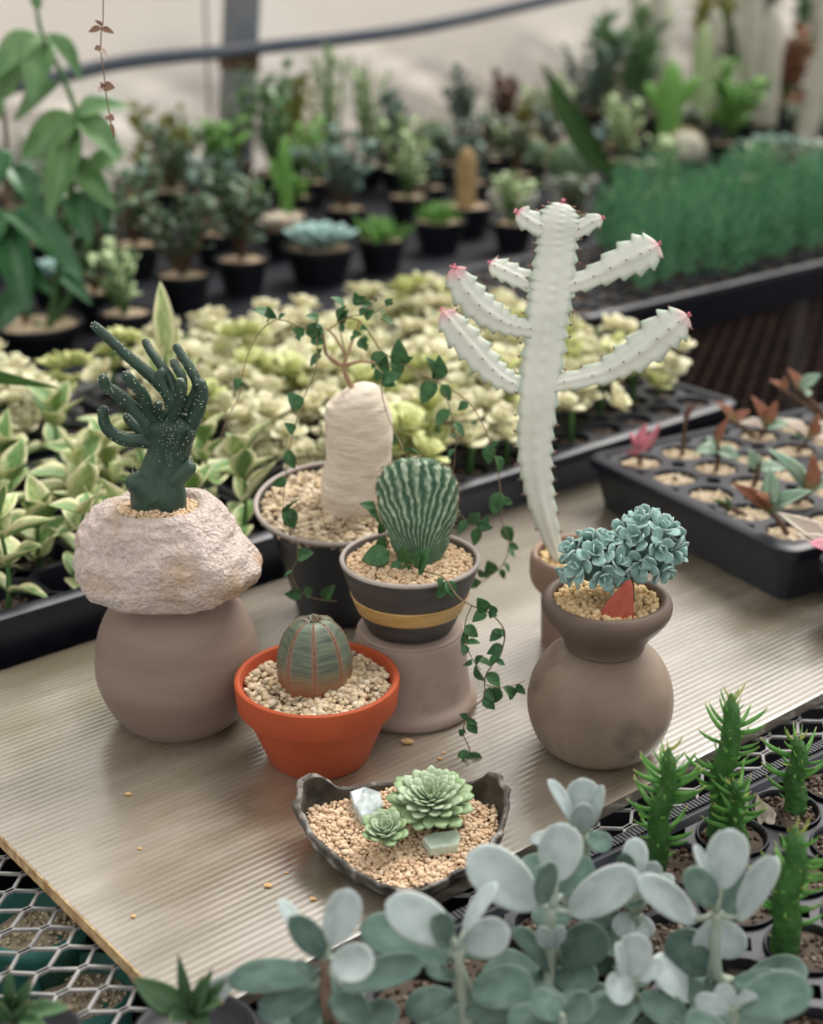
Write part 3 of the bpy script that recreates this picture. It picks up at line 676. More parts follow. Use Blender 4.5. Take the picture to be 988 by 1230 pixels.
for pl, w0, w1 in (([(425, 470, YC), (416, 452, YC-0.002), (413, 440, YC-0.002), (416, 428, YC)], 6, 3.2), ([(414, 442, YC), (400, 432, YC-.006), (391, 424, YC-.008), (389, 408, YC-.010), (388, 396, YC-.010)], 3.6, 2),
                   ([(416, 430, YC), (410, 418, YC+.004), (400, 402, YC+.004), (392, 395, YC)], 3.2, 1.8), ([(414, 440, YC), (424, 436, YC-.006), (436, 434, YC-.010), (450, 436, YC-.012)], 4, 2.4),
                   ([(416, 430, YC), (422, 412, YC+.004), (428, 395, YC+.006), (432, 384, YC+.006)], 3, 1.8)):
    pts = px3(pl); n_ = len(pts); mb = MB(); mb.tube(pts, [pxm(w0+(w1-w0)*k/(n_-1), pts[0])*0.62 for k in range(n_)], 8); build('twig', mb, M['bark'], cau)

IVY = [leaf_mesh('vine_leaf', M['ivy'], 'ovate', bend=b_, cup=c_, th=0.022, fold=f_) for b_, c_, f_ in ((-0.25, 0.0, 0.12), (0.10, 0.05, 0.10), (-0.10, 0.08, 0.2))]
gi = random.Random(21)
def vleaf(parent, A, d, size, nrm=None):
    d = V(d).normalized()
    n = V(nrm) if nrm else V((gi.gauss(0, 0.5), -0.75+gi.gauss(0, 0.4), 0.8+gi.gauss(0, 0.4)))
    inst('leaf', gi.choice(IVY), leaf_matrix(A, A+d*size, size*gi.uniform(0.62, 0.82), n), parent)
def vine(pl, w=1.6, leaves=(), step=0, sz=15, start=0.0):
    pts = px3(pl); mb = MB(); n_ = len(pts); mb.tube(pts, [pxm(w, pts[0])*0.55*(1-0.35*k/n_) for k in range(n_)], 6)
    vo = build('vine', mb, M['vine'], r)
    if step:
        acc = 0
        for i in range(1, n_):
            acc += (pts[i]-pts[i-1]).length
            if i/n_ < start: continue
            if acc > pxm(step, pts[i]):
                acc = 0; d_ = (pts[i]-pts[i-1]).normalized()
                for sgn in ((-1, 1) if gi.random() < 0.55 else (gi.choice((-1, 1)),)):
                    side = V((sgn*gi.uniform(0.5, 1), gi.gauss(0, 0.5), gi.gauss(0.1, 0.6)))
                    vleaf(vo, pts[i], side+d_*0.4, pxm(sz*gi.uniform(0.7, 1.25), pts[i]))
    for (x, y, Y, tx, ty, s) in leaves:
        A = Q(x, y, Y); B = Q(tx, ty, Y-0.003); vleaf(vo, A, B-A, (B-A).length*s)
    return vo
c1 = []
for k in range(11):                                              # the thick bunch beside the arch
    x = 373+gi.gauss(0, 10); y = 402+gi.gauss(0, 16); c1.append((x, y, YC-.012, x+gi.uniform(-14, 14), y+gi.uniform(-16, 12), 1.2))
vine([(414, 442, YC), (396, 432, YC-.008), (389, 412, YC-.010), (383, 396, YC-.012), (362, 393, YC-.014), (345, 386, YC-.014), (332, 383, YC-.014), (318, 374, YC-.016)], 2, c1+[(330, 382, YC-.014, 306, 368, 1), (330, 383, YC-.014, 322, 366, 1), (334, 383, YC-.014, 344, 378, 1), (326, 380, YC-.014, 318, 388, .9)])
vine([(332, 384, YC-.014), (315, 395, YC-.018), (300, 420, YC-.022), (291, 450, YC-.025), (286, 478, YC-.027), (272, 504, YC-.03), (264, 530, YC-.03)], 1.5, [(290, 455, YC-.025, 282, 470, 1)])
vine([(380, 398, YC-.014), (381, 425, YC-.018), (378, 447, YC-.022), (368, 470, YC-.030), (360, 491, YC-.04), (352, 520, YC-.05), (346, 548, YC-.055), (342, 580, YC-.062), (340, 610, YC-.068), (344, 628, YC-.070), (356, 648, YC-.074), (357, 670, YC-.075), (350, 690, YC-.075), (362, 712, YC-.074), (382, 720, YC-.07), (404, 722, YC-.065)], 1.5,
     [(360, 491, YC-.04, 351, 476, 1.3), (352, 520, YC-.05, 342, 508, 1), (346, 540, YC-.055, 352, 560, 1.2), (344, 575, YC-.062, 329, 583, 1.2), (342, 610, YC-.068, 352, 632, 1.2), (342, 618, YC-.068, 353, 598, 1.2), (347, 632, YC-.07, 343, 622, 1), (357, 670, YC-.075, 374, 664, 1.1), (352, 685, YC-.075, 342, 694, 1), (362, 712, YC-.074, 345, 714, 1.2), (372, 716, YC-.072, 364, 705, 1), (390, 720, YC-.07, 399, 706, 1.2)])
tops = []
for k in range(12): x = 444+gi.gauss(0, 15); y = 371+gi.gauss(0, 9); tops.append((x, y, YC+.004, x+gi.uniform(-13, 13), y+gi.uniform(-14, 10), 1.15))
for k in range(7): x = 434+gi.gauss(0, 7); y = 402+gi.gauss(0, 7); tops.append((x, y, YC-.004, x+gi.uniform(-10, 10), y+gi.uniform(-2, 18), 1.2))
vine([(416, 430, YC), (410, 405, YC+.004), (408, 390, YC+.006), (420, 380, YC+.004), (436, 378, YC+.004), (452, 374, YC+.004), (468, 362, YC+.004)], 1.8, tops+[(408, 388, YC+.006, 414, 366, 1), (408, 390, YC+.006, 420, 372, 1), (408, 390, YC+.006, 412, 400, 1)])
vine([(395, 396, YC+.002), (410, 385, YC+.002), (424, 382, YC), (436, 390, YC-.002), (446, 404, YC-.004), (457, 420, YC-.006), (476, 434, YC-.008), (495, 442, YC-.010), (512, 452, YC-.010), (528, 461, YC-.010), (548, 472, YC-.010), (566, 487, YC-.010), (581, 513, YC-.012), (590, 535, YC-.012), (596, 555, YC-.012), (601, 592, YC-.014), (604, 628, YC-.016), (611, 653, YC-.020), (605, 676, YC-.022), (591, 690, YC-.024), (574, 702, YC-.026)], 1.9,
     [(484, 436, YC-.008, 478, 410, 1.1), (484, 436, YC-.008, 497, 428, .9), (460, 424, YC-.006, 466, 446, 1.3), (462, 424, YC-.006, 448, 440, 1.2), (470, 430, YC-.006, 478, 452, 1.2), (520, 455, YC-.010, 514, 428, 1), (522, 455, YC-.010, 528, 427, 1), (525, 460, YC-.012, 507, 482, 1.15), (530, 462, YC-.012, 540, 478, 1.2), (562, 484, YC-.010, 548, 494, .9), (590, 535, YC-.012, 586, 556, 1.1), (594, 548, YC-.012, 600, 566, 1.2), (590, 536, YC-.012, 600, 528, .8), (601, 592, YC-.014, 594, 614, 1.2), (602, 600, YC-.014, 616, 606, 1), (602, 610, YC-.014, 592, 598, 1), (604, 632, YC-.016, 614, 648, 1.2), (606, 640, YC-.016, 600, 634, 1), (611, 653, YC-.02, 622, 660, 1.1), (610, 660, YC-.02, 618, 672, .9), (605, 676, YC-.022, 611, 690, .9), (600, 684, YC-.022, 606, 696, 1), (591, 690, YC-.024, 584, 672, 1), (585, 694, YC-.024, 574, 680, .9), (574, 702, YC-.026, 561, 706, 1), (576, 702, YC-.026, 568, 694, 1)])
vine([(528, 461, YC-.010), (536, 478, YC-.016), (541, 494, YC-.018), (547, 525, YC-.02), (546, 545, YC-.02), (545, 562, YC-.02)], 1.4, [(540, 492, YC-.018, 527, 510, 1.2), (544, 508, YC-.018, 557, 520, 1.2), (546, 540, YC-.02, 538, 552, 1), (547, 528, YC-.02, 538, 520, .8)])
vine([(450, 436, YC-.012), (457, 450, YC-.018), (458, 470, YC-.024), (465, 498, YC-.036), (474, 518, YC-.048), (491, 555, YC-.07), (497, 575, YC-.082)], 1.6, [(458, 458, YC-.018, 478, 449, 1.1), (458, 458, YC-.018, 474, 464, 1.1), (458, 456, YC-.018, 450, 444, 1), (484, 542, YC-.064, 500, 544, 1.3), (488, 552, YC-.068, 502, 556, 1)])
yb = cF.y
vine([(448, 600, yb+.030), (462, 640, yb+.012), (468, 662, yb-.004), (480, 672, yb-.012), (500, 682, yb-.020), (516, 688, yb-.030), (533, 694, yb-.043), (550, 717, yb-.050), (568, 728, yb-.048), (586, 735, yb-.044), (600, 748, yb-.042), (606, 762, yb-.042), (601, 786, yb-.046), (590, 800, yb-.050), (582, 815, yb-.054), (581, 837, yb-.058), (566, 852, yb-.062), (560, 862, yb-.064), (556, 881, yb-.066), (564, 902, yb-.068), (560, 926, yb-.074)], 1.9,
     [(452, 612, yb+.028, 436, 604, 1.1), (452, 615, yb+.028, 461, 632, 1.1), (455, 620, yb+.026, 440, 612, 1), (464, 645, yb+.010, 453, 662, 1.2), (460, 640, yb+.010, 454, 628, 1), (468, 664, yb-.005, 430, 675, 0.9), (478, 672, yb-.012, 474, 692, 1.1), (486, 676, yb-.014, 496, 692, 1), (492, 678, yb-.016, 486, 658, 1.2), (500, 682, yb-.022, 512, 662, 1.2), (504, 684, yb-.022, 504, 668, 1.2), (508, 684, yb-.022, 500, 694, .8), (536, 698, yb-.045, 527, 716, 1.2), (536, 698, yb-.045, 545, 716, 1.1), (532, 694, yb-.044, 526, 706, .9),
      (584, 734, yb-.046, 573, 718, 1.1), (586, 735, yb-.044, 598, 740, .9), (584, 735, yb-.046, 568, 744, 1.1), (592, 741, yb-.044, 586, 724, .9), (603, 757, yb-.042, 590, 768, 1.2), (605, 765, yb-.042, 594, 758, 1.1), (603, 775, yb-.044, 588, 784, 1.2), (601, 786, yb-.046, 590, 798, 1.3), (596, 792, yb-.048, 606, 800, 1), (590, 800, yb-.05, 574, 790, 1.1), (585, 808, yb-.052, 596, 822, 1.3), (582, 818, yb-.054, 570, 806, 1.2), (582, 828, yb-.056, 592, 840, 1.2), (580, 838, yb-.058, 592, 850, 1.2), (560, 862, yb-.064, 552, 858, 1), (560, 864, yb-.064, 572, 868, 1.2), (562, 866, yb-.064, 573, 882, 1), (557, 882, yb-.066, 548, 874, .8), (563, 902, yb-.069, 551, 916, 1.2), (563, 904, yb-.069, 575, 920, 1.3), (560, 912, yb-.07, 553, 928, 1.1)])
vine([(566, 728, yb-.048), (558, 750, yb-.052), (560, 775, yb-.054), (568, 793, yb-.054), (577, 805, yb-.054)], 1.5, [(558, 752, yb-.052, 570, 762, 1.3), (558, 758, yb-.052, 553, 775, 1.1), (560, 772, yb-.054, 574, 770, 1.1), (560, 775, yb-.054, 556, 788, 1), (566, 792, yb-.054, 556, 800, 1), (571, 798, yb-.054, 576, 788, 1.1)])
vine([(584, 823, yb-.054), (600, 826, yb-.050), (614, 824, yb-.046), (630, 818, yb-.042)], 1.3, [(590, 825, yb-.052, 584, 842, 1.1), (600, 826, yb-.05, 588, 848, .9), (604, 825, yb-.048, 616, 838, 1.1), (612, 824, yb-.046, 614, 846, .8), (620, 822, yb-.044, 634, 836, .8)])
vine([(505, 600, yb+.02), (540, 608, yb+.04), (560, 625, yb+.06), (578, 634, yb+.07)], 1.3, [(560, 625, yb+.06, 552, 640, 1.2), (566, 628, yb+.06, 578, 616, 1), (572, 630, yb+.06, 588, 634, 1.2), (570, 630, yb+.06, 566, 616, 1.1), (576, 634, yb+.07, 570, 656, 1), (578, 634, yb+.07, 586, 622, 1)])

# --- white ghost euphorbia
cJ = V((0.1180, 0.9500, Z0))
r = thing('ghost_cactus_planter', 'tall chalk-white branching ghost euphorbia in a small clay pot', 'potted cactus', cJ)
mb = MB(); pr = [(0.0, 0.0), (0.024, 0.0), (0.0255, 0.0015), (0.0265, 0.030), (0.0275, 0.040), (0.0325, 0.046), (0.0352, 0.053), (0.0352, 0.064), (0.0340, 0.0690), (0.0318, 0.0700), (0.0300, 0.0685), (0.0285, 0.0600), (0.0, 0.0600)]
mb.lathe(smoothprof(pr, 3), cJ, 64, False, False); build('pot', mb, M['clayJ'], r)
gravel('gravel', cJ+V((0, 0, 0.0655)), disc(0.0292), 0.034, 0.0036, M['gravel_yel'], r, seed=13)
YJ = 0.945
teeth = []; tips = []; gj = random.Random(5)
def ghost(pl, nt, name, parent, pink=True, dy=0.0, tw=0.0, seg=36, pk=0.72):
    n0 = len(pl); pts = crom([Q(x, y, YJ+dy*k/(n0-1)) for k, (x, y, w) in enumerate(pl)], 16); ws = [p.x*.93 for p in crom([V((w, 0, 0)) for x, y, w in pl], 16)]
    n_ = len(pts); sc = pxm(1, pts[0]); rr = []; up = V((0, -1, 0.3)); A = []
    for i in range(n_):
        s = i/(n_-1); d_ = (pts[min(i+1, n_-1)]-pts[max(0, i-1)]).normalized(); x_ = (up-d_*up.dot(d_)).normalized(); y_ = d_.cross(x_)
        end = min(1, (1-s)*n_/8.0); w = ws[i]*0.5*sc*(math.sqrt(max(0.03, 1-(1-end)**2)) if end < 1 else 1)
        ring = []; ar = []
        for j in range(seg):
            t = 2*math.pi*j/seg+tw; side = abs(math.sin(t)); fr = abs(math.cos(t))
            off = 0.5 if math.sin(t) > 0 else 0.0
            saw = ((s*nt+off) % 1.0); tooth = (1-saw)**1.5 if saw < 0.85 else (saw-0.85)/0.15
            saw2 = ((s*nt+0.25) % 1.0); tooth2 = max(0, 1-2.2*abs(saw2-0.5))
            q = 0.44+0.40*side**4+0.12*fr**6+(0.20 if name == 'main_stem' else 0.34)*tooth*side**12+0.05*tooth2*fr**14
            ring.append(pts[i]+(x_*math.cos(t)+y_*math.sin(t))*w*q)
            ar.append((max(0, side**6*(0.70+0.35*tooth)+0.12), (max(0, s-pk)/(1-pk) if pink else 0)))
        rr.append(ring); A.append(ar)
    for k in range(nt*2+1):
        for off, sgn in ((0.5, 1), (0.0, -1)):
            s = (k-off)/nt
            if 0.03 < s < 1: 
                i = int(s*(n_-1)); d_ = (pts[min(i+1, n_-1)]-pts[max(0, i-1)]).normalized(); x_ = (up-d_*up.dot(d_)).normalized(); y_ = d_.cross(x_)
                teeth.append((pts[i]+y_*(sgn*ws[i]*0.5*sc*1.05), y_*sgn+d_*0.5, sc))
        s = (k+0.25)/nt
        if 0.05 < s < 1 and nt < 18:
            i = int(s*(n_-1)); d_ = (pts[min(i+1, n_-1)]-pts[max(0, i-1)]).normalized(); x_ = (up-d_*up.dot(d_)).normalized()
            teeth.append((pts[i]+x_*(ws[i]*0.5*sc*0.64), x_+d_*0.4, sc*0.8))
    tips.append((pts[-2], (pts[-1]-pts[-3]).normalized(), ws[-1]*sc))
    mb = MB(); mb.rings(rr, ab=lambda i, j: A[i][j]); return build(name, mb, M['ghost'], parent)
main = ghost([(674, 676, 18), (664, 652, 24), (652, 610, 36), (645, 575, 42), (642, 540, 47), (644, 505, 50), (648, 459, 54), (653, 420, 56), (656, 388, 56), (661, 355, 58), (664, 332, 58), (668, 300, 52), (669, 282, 54), (671, 265, 58), (674, 252, 40), (676, 244, 20)], 29, 'main_stem', r, pk=.95)
for pl, nt, dy in (([(664, 276, 18), (650, 272, 26), (634, 264, 28), (622, 254, 22)], 3, -.006), ([(672, 280, 18), (692, 276, 24), (708, 268, 22), (723, 262, 16)], 3, -.006),
                   ([(664, 346, 24), (690, 340, 26), (717, 330, 30), (740, 318, 40), (762, 308, 48), (780, 300, 44), (790, 294, 22)], 7, -.015),
                   ([(652, 462, 24), (680, 458, 24), (721, 448, 30), (745, 436, 38), (768, 422, 46), (795, 400, 50), (812, 388, 44), (825, 379, 20)], 9, -.02),
                   ([(658, 345, 20), (636, 339, 26), (616, 330, 28), (601, 323, 28), (588, 317, 18)], 5, .012),
                   ([(652, 396, 20), (630, 394, 24), (612, 390, 28), (594, 381, 36), (574, 366, 40), (556, 345, 38), (544, 322, 24)], 9, -.02),
                   ([(646, 466, 20), (626, 464, 24), (605, 455, 30), (588, 441, 36), (568, 419, 40), (548, 396, 38), (532, 374, 24)], 9, .015)):
    ghost(pl, nt, 'arm', main, True, dy, 0.15)
mb = MB()
for p, d_, s in teeth:
    d_ = d_.normalized(); mb.tube([p-d_*1.5*s, p+d_*1.2*s, p+d_*3.2*s], [1.5*s, 1.0*s, 0.25*s], 5)
build('teeth', mb, M['tooth'], main, kind='stuff')
mb = MB()
for p, d_, w in tips:
    for k in range(4):
        a = V((gj.gauss(0, .6), gj.gauss(0, .6), gj.gauss(0, .6)))+d_; a.normalize(); q = p+a*w*0.12
        mb.tube([q, q+a*w*0.10, q+a*w*0.17], [w*0.06, w*0.07, w*0.02], 6)
build('pink_growing_tips', mb, M['pinktip'], main, kind='stuff')

# --- right pedestal, umber bowl, blue crested echeveria, red stone
cK = V((0.1160, 0.8050, Z0))
r = thing('round_clay_jar', 'smooth grey round clay jar upside down under the umber bowl', 'clay pot', cK)
mb = MB(); pr = smoothprof([(0.0, 0.0), (0.023, 0.0), (0.0275, 0.0010), (0.0375, 0.0095), (0.0432, 0.0225), (0.0448, 0.0350), (0.0425, 0.0490), (0.0365, 0.0610), (0.0290, 0.0690), (0.0230, 0.0722), (0.0180, 0.0728), (0.0, 0.0728)], 5)
mb.lathe(pr, cK, 80, False, False, fn=lambda t, z: 1+0.006*math.sin(2*t)); build('jar_body', mb, M['clayR'], r)
cL = cK+V((0.0006, -0.001, 0.0732))
r = thing('bowl_planter', 'dark umber clay bowl with a blue-green crested echeveria', 'potted succulent', cL)
mb = MB(); pr = [(0.0, 0.0), (0.022, 0.0), (0.0240, 0.0010), (0.0250, 0.0040), (0.0290, 0.0100), (0.0350, 0.0170), (0.0385, 0.0230), (0.0390, 0.0280), (0.0372, 0.0315), (0.0345, 0.0325), (0.0325, 0.0310), (0.0318, 0.0285), (0.0300, 0.0240), (0.0, 0.0240)]
mb.lathe(smoothprof(pr, 3), cL, 80, False, False, fn=lambda t, z: 1+0.008*math.sin(3*t+z*40)); build('bowl', mb, M['bowl'], r)
gravel('gravel', cL+V((0, 0, 0.0275)), disc(0.0310), 0.036, 0.0042, M['gravel_yel'], r, zf=lambda x, y: 0.0015, seed=17, flat=0.85)
YK = cL.y+0.004
mb = MB(); mb.tube(crom([Q(752, 735, YK-0.006), Q(752, 705, YK-0.006), Q(748, 690, YK), Q(742, 680, YK)], 5), 0.0048, 10)
stem = build('stem', mb, M['stembrown'], r)
EL = [leaf_mesh('crest_leaf', M['echev'], 'obov', bend=b_, cup=0.10, th=0.085, nu=7, nw=5) for b_ in (0.12, 0.25, 0.0)]
ge = random.Random(33)
for (px, py, dY, rx, ry, rz, n_) in ((716, 676, -0.004, 0.0188, 0.0170, 0.0158, 140), (776, 658, 0.002, 0.0200, 0.0185, 0.0212, 160)):
    c = Q(px, py, YK+dY); mb = MB(); rr = []
    for i in range(13):
        a = -math.pi/2+math.pi*i/12; rr.append([c+V((rx*0.74*math.cos(a)*math.cos(t), ry*0.74*math.cos(a)*math.sin(t), rz*0.74*math.sin(a))) for t in [2*math.pi*j/20 for j in range(20)]])
    mb.rings(rr); head = build('crest_head', mb, M['echevcore'], r)
    for k in range(15):                                           # crowded little rosettes
        z = 1-1.62*(k+0.35)/15; t = k*2.39996+px; q = math.sqrt(max(0, 1-z*z)); n = V((q*math.cos(t), q*math.sin(t), z))
        A0 = c+V((n.x*rx, n.y*ry, n.z*rz))*0.74*ge.uniform(.94, 1.08); ax = V((n.x/rx, n.y/ry, n.z/rz)).normalized(); qr = V((0, 0, 1)).rotation_difference(ax); ph = ge.uniform(0, 6.28)
        for j in range(10):
            f = j/9; a = ph+j*2.39996; el = 1.25-1.15*f**.8+ge.gauss(0, .1); L_ = (.0076+.0056*f)*ge.uniform(.9, 1.1)
            d_ = qr @ V((math.cos(a)*math.cos(el), math.sin(a)*math.cos(el), math.sin(el))); N = qr @ V((-math.cos(a)*math.sin(el), -math.sin(a)*math.sin(el), math.cos(el)))
            A = A0+ax*.0014*(1-f); inst('leaf', ge.choice(EL), leaf_matrix(A, A+d_*L_, L_*ge.uniform(.66, .82), N), head)
# red stone: faceted wedge
mb = MB(); base = Q(740, 744, cL.y-0.021)
pl = [[(-21, 2), (-20, -10), (-2, -16), (17, -8), (21, 2), (6, 6)], [(-19, 14), (-15, 9), (2, 6), (19, 8), (20, 14), (2, 18)], [(-6, 34), (0, 26), (10, 20), (19, 24), (18, 34), (8, 36)], [(8, 52), (11, 48), (14, 44), (17, 47), (16, 52), (12, 54)]]
dep = [[0, -9, -12, -8, 2, 8], [2, -10, -13, -9, 3, 9], [2, -6, -9, -6, 2, 6], [1, -2, -3, -2, 1, 2]]
s = pxm(1, base); rr = [[base+V((x*s, dep[i][k]*s, (y-3)*s*1.02)) for k, (x, y) in enumerate(row)] for i, row in enumerate(pl)]
mb.rings(rr); solo('red_stone', mb, M['redstone'], base, 'wedge of brick-red stone leaning against the blue-green echeveria', 'stone', smooth=False)

# --- boat-shaped rough dish with rosettes
cLd = P(484, 1003, 0.0)
r = thing('dish_planter', 'rough dark boat-shaped ceramic dish with peach gravel and two green rosettes', 'potted succulent', cLd)
rim = [(352, 968, .026), (356, 942, .031), (374, 929, .034), (392, 938, .029), (408, 946, .024), (440, 942, .022), (485, 938, .021), (535, 940, .021), (572, 938, .026), (594, 927, .032), (608, 940, .031), (613, 966, .027), (604, 1000, .023), (578, 1030, .019), (545, 1052, .016), (512, 1068, .0145), (480, 1071, .014), (446, 1060, .015), (408, 1037, .018), (374, 1005, .022)]
ro = [P(x, y, z) for x, y, z in rim]; n0 = len(ro); ro = crom(ro+[ro[0]], 5)[:-1]
ctr = sum((V((p.x, p.y, 0)) for p in ro), V())/len(ro); ctr.z = Z0
def dring(f, zf, jag=0.0):
    out = []
    for k, p in enumerate(ro):
        q = ctr+(V((p.x, p.y, Z0))-ctr)*f; jn = jag*noise.noise(V((p.x*160, p.y*160, f*9)))
        q = ctr+(q-ctr)*(1+jn); q.z = Z0+zf*(p.z-Z0)+(jag*0.03*noise.noise(V((p.x*200, p.y*200, 4))) if zf > 0.3 else 0); out.append(q)
    return out
mb = MB(); mb.rings([dring(0.60, 0.0), dring(0.72, 0.05, .02), dring(0.88, 0.32, .03), dring(0.965, 0.68, .04), dring(0.995, 0.92, .04), dring(1.0, 1.0, .05), dring(0.965, 1.03, .05), dring(0.935, 0.97, .04)], cap1=False)
body = build('dish_body', mb, M['dish'], r)
mb = MB(); mb.rings([dring(0.936, 0.972, .04), dring(0.92, 0.85, .03), dring(0.90, 0.60, .03), dring(0.84, 0.34), dring(0.3, 0.32)], cap0=False); build('dish_inside', mb, M['dishin'], body, label='dark inside face of the dish')
poly = [((p-ctr).x*0.885, (p-ctr).y*0.885) for p in ro]
def inpoly(x, y):
    c = False; j = len(poly)-1
    for i in range(len(poly)):
        (xi, yi), (xj, yj) = poly[i], poly[j]
        if (yi > y) != (yj > y) and x < (xj-xi)*(y-yi)/(yj-yi)+xi: c = not c
        j = i
    return c
ymin = min(p[1] for p in poly); ymax = max(p[1] for p in poly)
earL = P(378, 948, .02)-ctr; earR = P(590, 948, .02)-ctr
def din(x, y):
    if not inpoly(x, y): return False
    return (x-earL.x)**2+(y-earL.y)**2 > 0.0125**2 and (x-earR.x)**2+(y-earR.y)**2 > 0.0125**2
def dz(x, y): return 0.0112+0.0075*min(1, max(0, (y-ymin)/(ymax-ymin)))+0.0030*math.exp(-((x-0.012)**2+(y-0.02)**2)/0.0006)
gravel('gravel', ctr, din, 0.075, 0.0028, M['gravel_pink'], r, zf=dz, seed=19, layers=2)
AE = [leaf_mesh('rosette_leaf', M['aeon'], 'obov', bend=b_, cup=0.05, th=0.05, nu=7, nw=4) for b_ in (0.18, 0.3)]
AE2 = [leaf_mesh('rosette_leaf', M['aeon2'], 'obov', bend=b_, cup=0.05, th=0.06, nu=7, nw=4) for b_ in (0.05, 0.2)]
def rosette(parent, c, Rr, n_, axis, lo=0.10, hi=1.25, wf=0.55, ms=AE, ms2=AE2, seed=1, name='rosette', cm='aeon2', outer=0.72):
    g = random.Random(seed); axis = V(axis).normalized(); q = V((0, 0, 1)).rotation_difference(axis)
    mb = MB(); mb.tube([c-axis*Rr*0.55, c-axis*Rr*0.2, c+axis*Rr*0.05], [Rr*0.22, Rr*0.25, Rr*0.12], 10); core = build(name, mb, M[cm], parent)
    for k in range(n_):
        f = (k+1)/n_; t = k*2.39996+g.gauss(0, .06); el = hi-(hi-lo)*f**0.75
        L_ = Rr*(0.22+0.80*f**0.85)*g.uniform(0.94, 1.06)
        d_ = q @ V((math.cos(t)*math.cos(el), math.sin(t)*math.cos(el), math.sin(el)))
        N = q @ V((-math.cos(t)*math.sin(el), -math.sin(t)*math.sin(el), math.cos(el)))
        A = c+axis*(Rr*0.10*(1-f)-Rr*0.10*f)+d_*Rr*0.05
        inst('leaf', g.choice(ms2 if f > outer else ms), leaf_matrix(A, A+d_*L_, L_*wf*(1.0 if f > 0.3 else 0.85), N), core)
    return core
rosette(r, P(517, 962, 0.031), 0.0240, 88, (-0.05, -0.25, 1), lo=-0.06, hi=1.05, wf=0.46, seed=2)
rosette(r, P(463, 1000, 0.0245), 0.0142, 48, (-0.10, -0.30, 1), lo=0.30, hi=1.35, wf=0.62, seed=3, outer=0.8)
rosette(r, P(531, 992, 0.0195), 0.0050, 14, (0.05, -0.40, 1), lo=0.40, hi=1.3, wf=0.7, seed=5)
mb = MB()
for k in range(26):
    p = P(532+R.gauss(0, 12), 991+R.gauss(0, 4), 0.0185); a = V((R.gauss(0, 1), R.gauss(0, 1), R.gauss(0, 1))).normalized(); mb.tube([p, p+a*0.002, p+a*0.0032], [0.0014, 0.0016, 0.0004], 5)
build('dark_soil', mb, M['stembrown'], r, kind='stuff')
for pl, mt, lab in (([(420, 951), (437, 945), (456, 951), (460, 968), (447, 978), (434, 982), (425, 968)], 'glass1', 'cloudy grey glass chip on the gravel beside the large rosette'), ([(507, 1006), (520, 1001), (549, 997), (553, 1005), (549, 1015), (532, 1018), (517, 1020)], 'glass2', 'pale green slab-shaped glass chip on the gravel before the large rosette')):
    mb = MB(); zt = dz(P(*pl[0], .018).x-ctr.x, P(*pl[0], .018).y-ctr.y)+0.0010
    t_ = [P(x, y, zt+0.0026+0.0022*(k < 3)) for k, (x, y) in enumerate(pl)]; cc = sum(t_, V())/len(t_)
    t1 = [cc+(p-cc)*0.90+V((0, 0, 0.0007)) for p in t_]; b_ = [cc+(p-cc)*1.02-V((0, 0, 0.0042)) for p in t_]
    mb.rings([b_, t_, t1]); solo('glass_chip', mb, M[mt], cc-V((0, 0, 0.0042)), lab, 'glass chip', smooth=False)
# crumbs of gravel spilled on the sheet
for k, (x, y, s) in enumerate([(489, 893, .0040), (322, 1065, .0024), (376, 1081, .0020), (154, 955, .0022), (168, 1020, .0014), (533, 905, .0014), (528, 912, .0016), (345, 1049, .0013), (160, 1102, .0018)]):
    mb = MB(); c = P(x, y, 0); g = random.Random(k); vv = [c+V((p[0]*s*g.uniform(.7, 1.3), p[1]*s*g.uniform(.5, 1), (p[2]*0.5+0.5)*s*0.8)) for p in ICO_V]
    for p in vv: mb.add(tuple(p))
    mb.f = [tuple(int(i) for i in f) for f in ICO_F]
    solo('gravel_crumb', mb, M['crumb'], c, 'loose tan gravel crumb spilled on the plastic sheet', 'crumb', 'gravel crumbs spilled on the sheet', smooth=False)

# ------------------------------------------------------------------ trays
def rrect(o, a, b, la, lb, d, rad, z, n=5):
    """rounded rectangle grown by d around a tray deck"""
    out = []; rad = max(rad, 0.0001)
    for (ca, cb_, t0) in ((la-rad+d, lb-rad+d, 0), (rad-d, lb-rad+d, 90), (rad-d, rad-d, 180), (la-rad+d, rad-d, 270)):
        for k in range(n+1):
            t = math.radians(t0+90*k/n); out.append(o+a*(ca+rad*math.cos(t))+b*(cb_+rad*math.sin(t))+V((0, 0, z)))
    return out
SOILM = {}
def soil_mesh(rad, seed, size=0.0032):
    g = random.Random(seed); mb = MB()
    mb.rings([[V((rad*f*math.cos(t), rad*f*math.sin(t), 0.0015*(1-f)+0.0008*g.gauss(0, 1)*(f < .95))) for t in [2*math.pi*j/16 for j in range(16)]] for f in (1, .75, .5, .25, .05)], cap0=False)
    for k in range(int(2.2*(rad/size)**2)):
        q = rad*0.95*math.sqrt(g.random()); t = g.uniform(0, 6.28); s = size*0.5*g.uniform(.5, 1.2); o = len(mb.v); c = V((q*math.cos(t), q*math.sin(t), 0.0012))
        for p in ICO_V: mb.add(tuple(c+V((p[0]*s*g.uniform(.7, 1.2), p[1]*s*g.uniform(.7, 1.2), p[2]*s*.7))))
        mb.f += [tuple(int(i)+o for i in f) for f in ICO_F]
    return mb
def get_soil(rad, mt='soil'):
    k = (round(rad, 4), mt)
    if k not in SOILM:
        SOILM[k] = []
        for s in range(3):
            m = soil_mesh(rad, s).mesh('soil_plug'); m.materials.append(M[mt]); SOILM[k].append(m)
    return R.choice(SOILM[k])
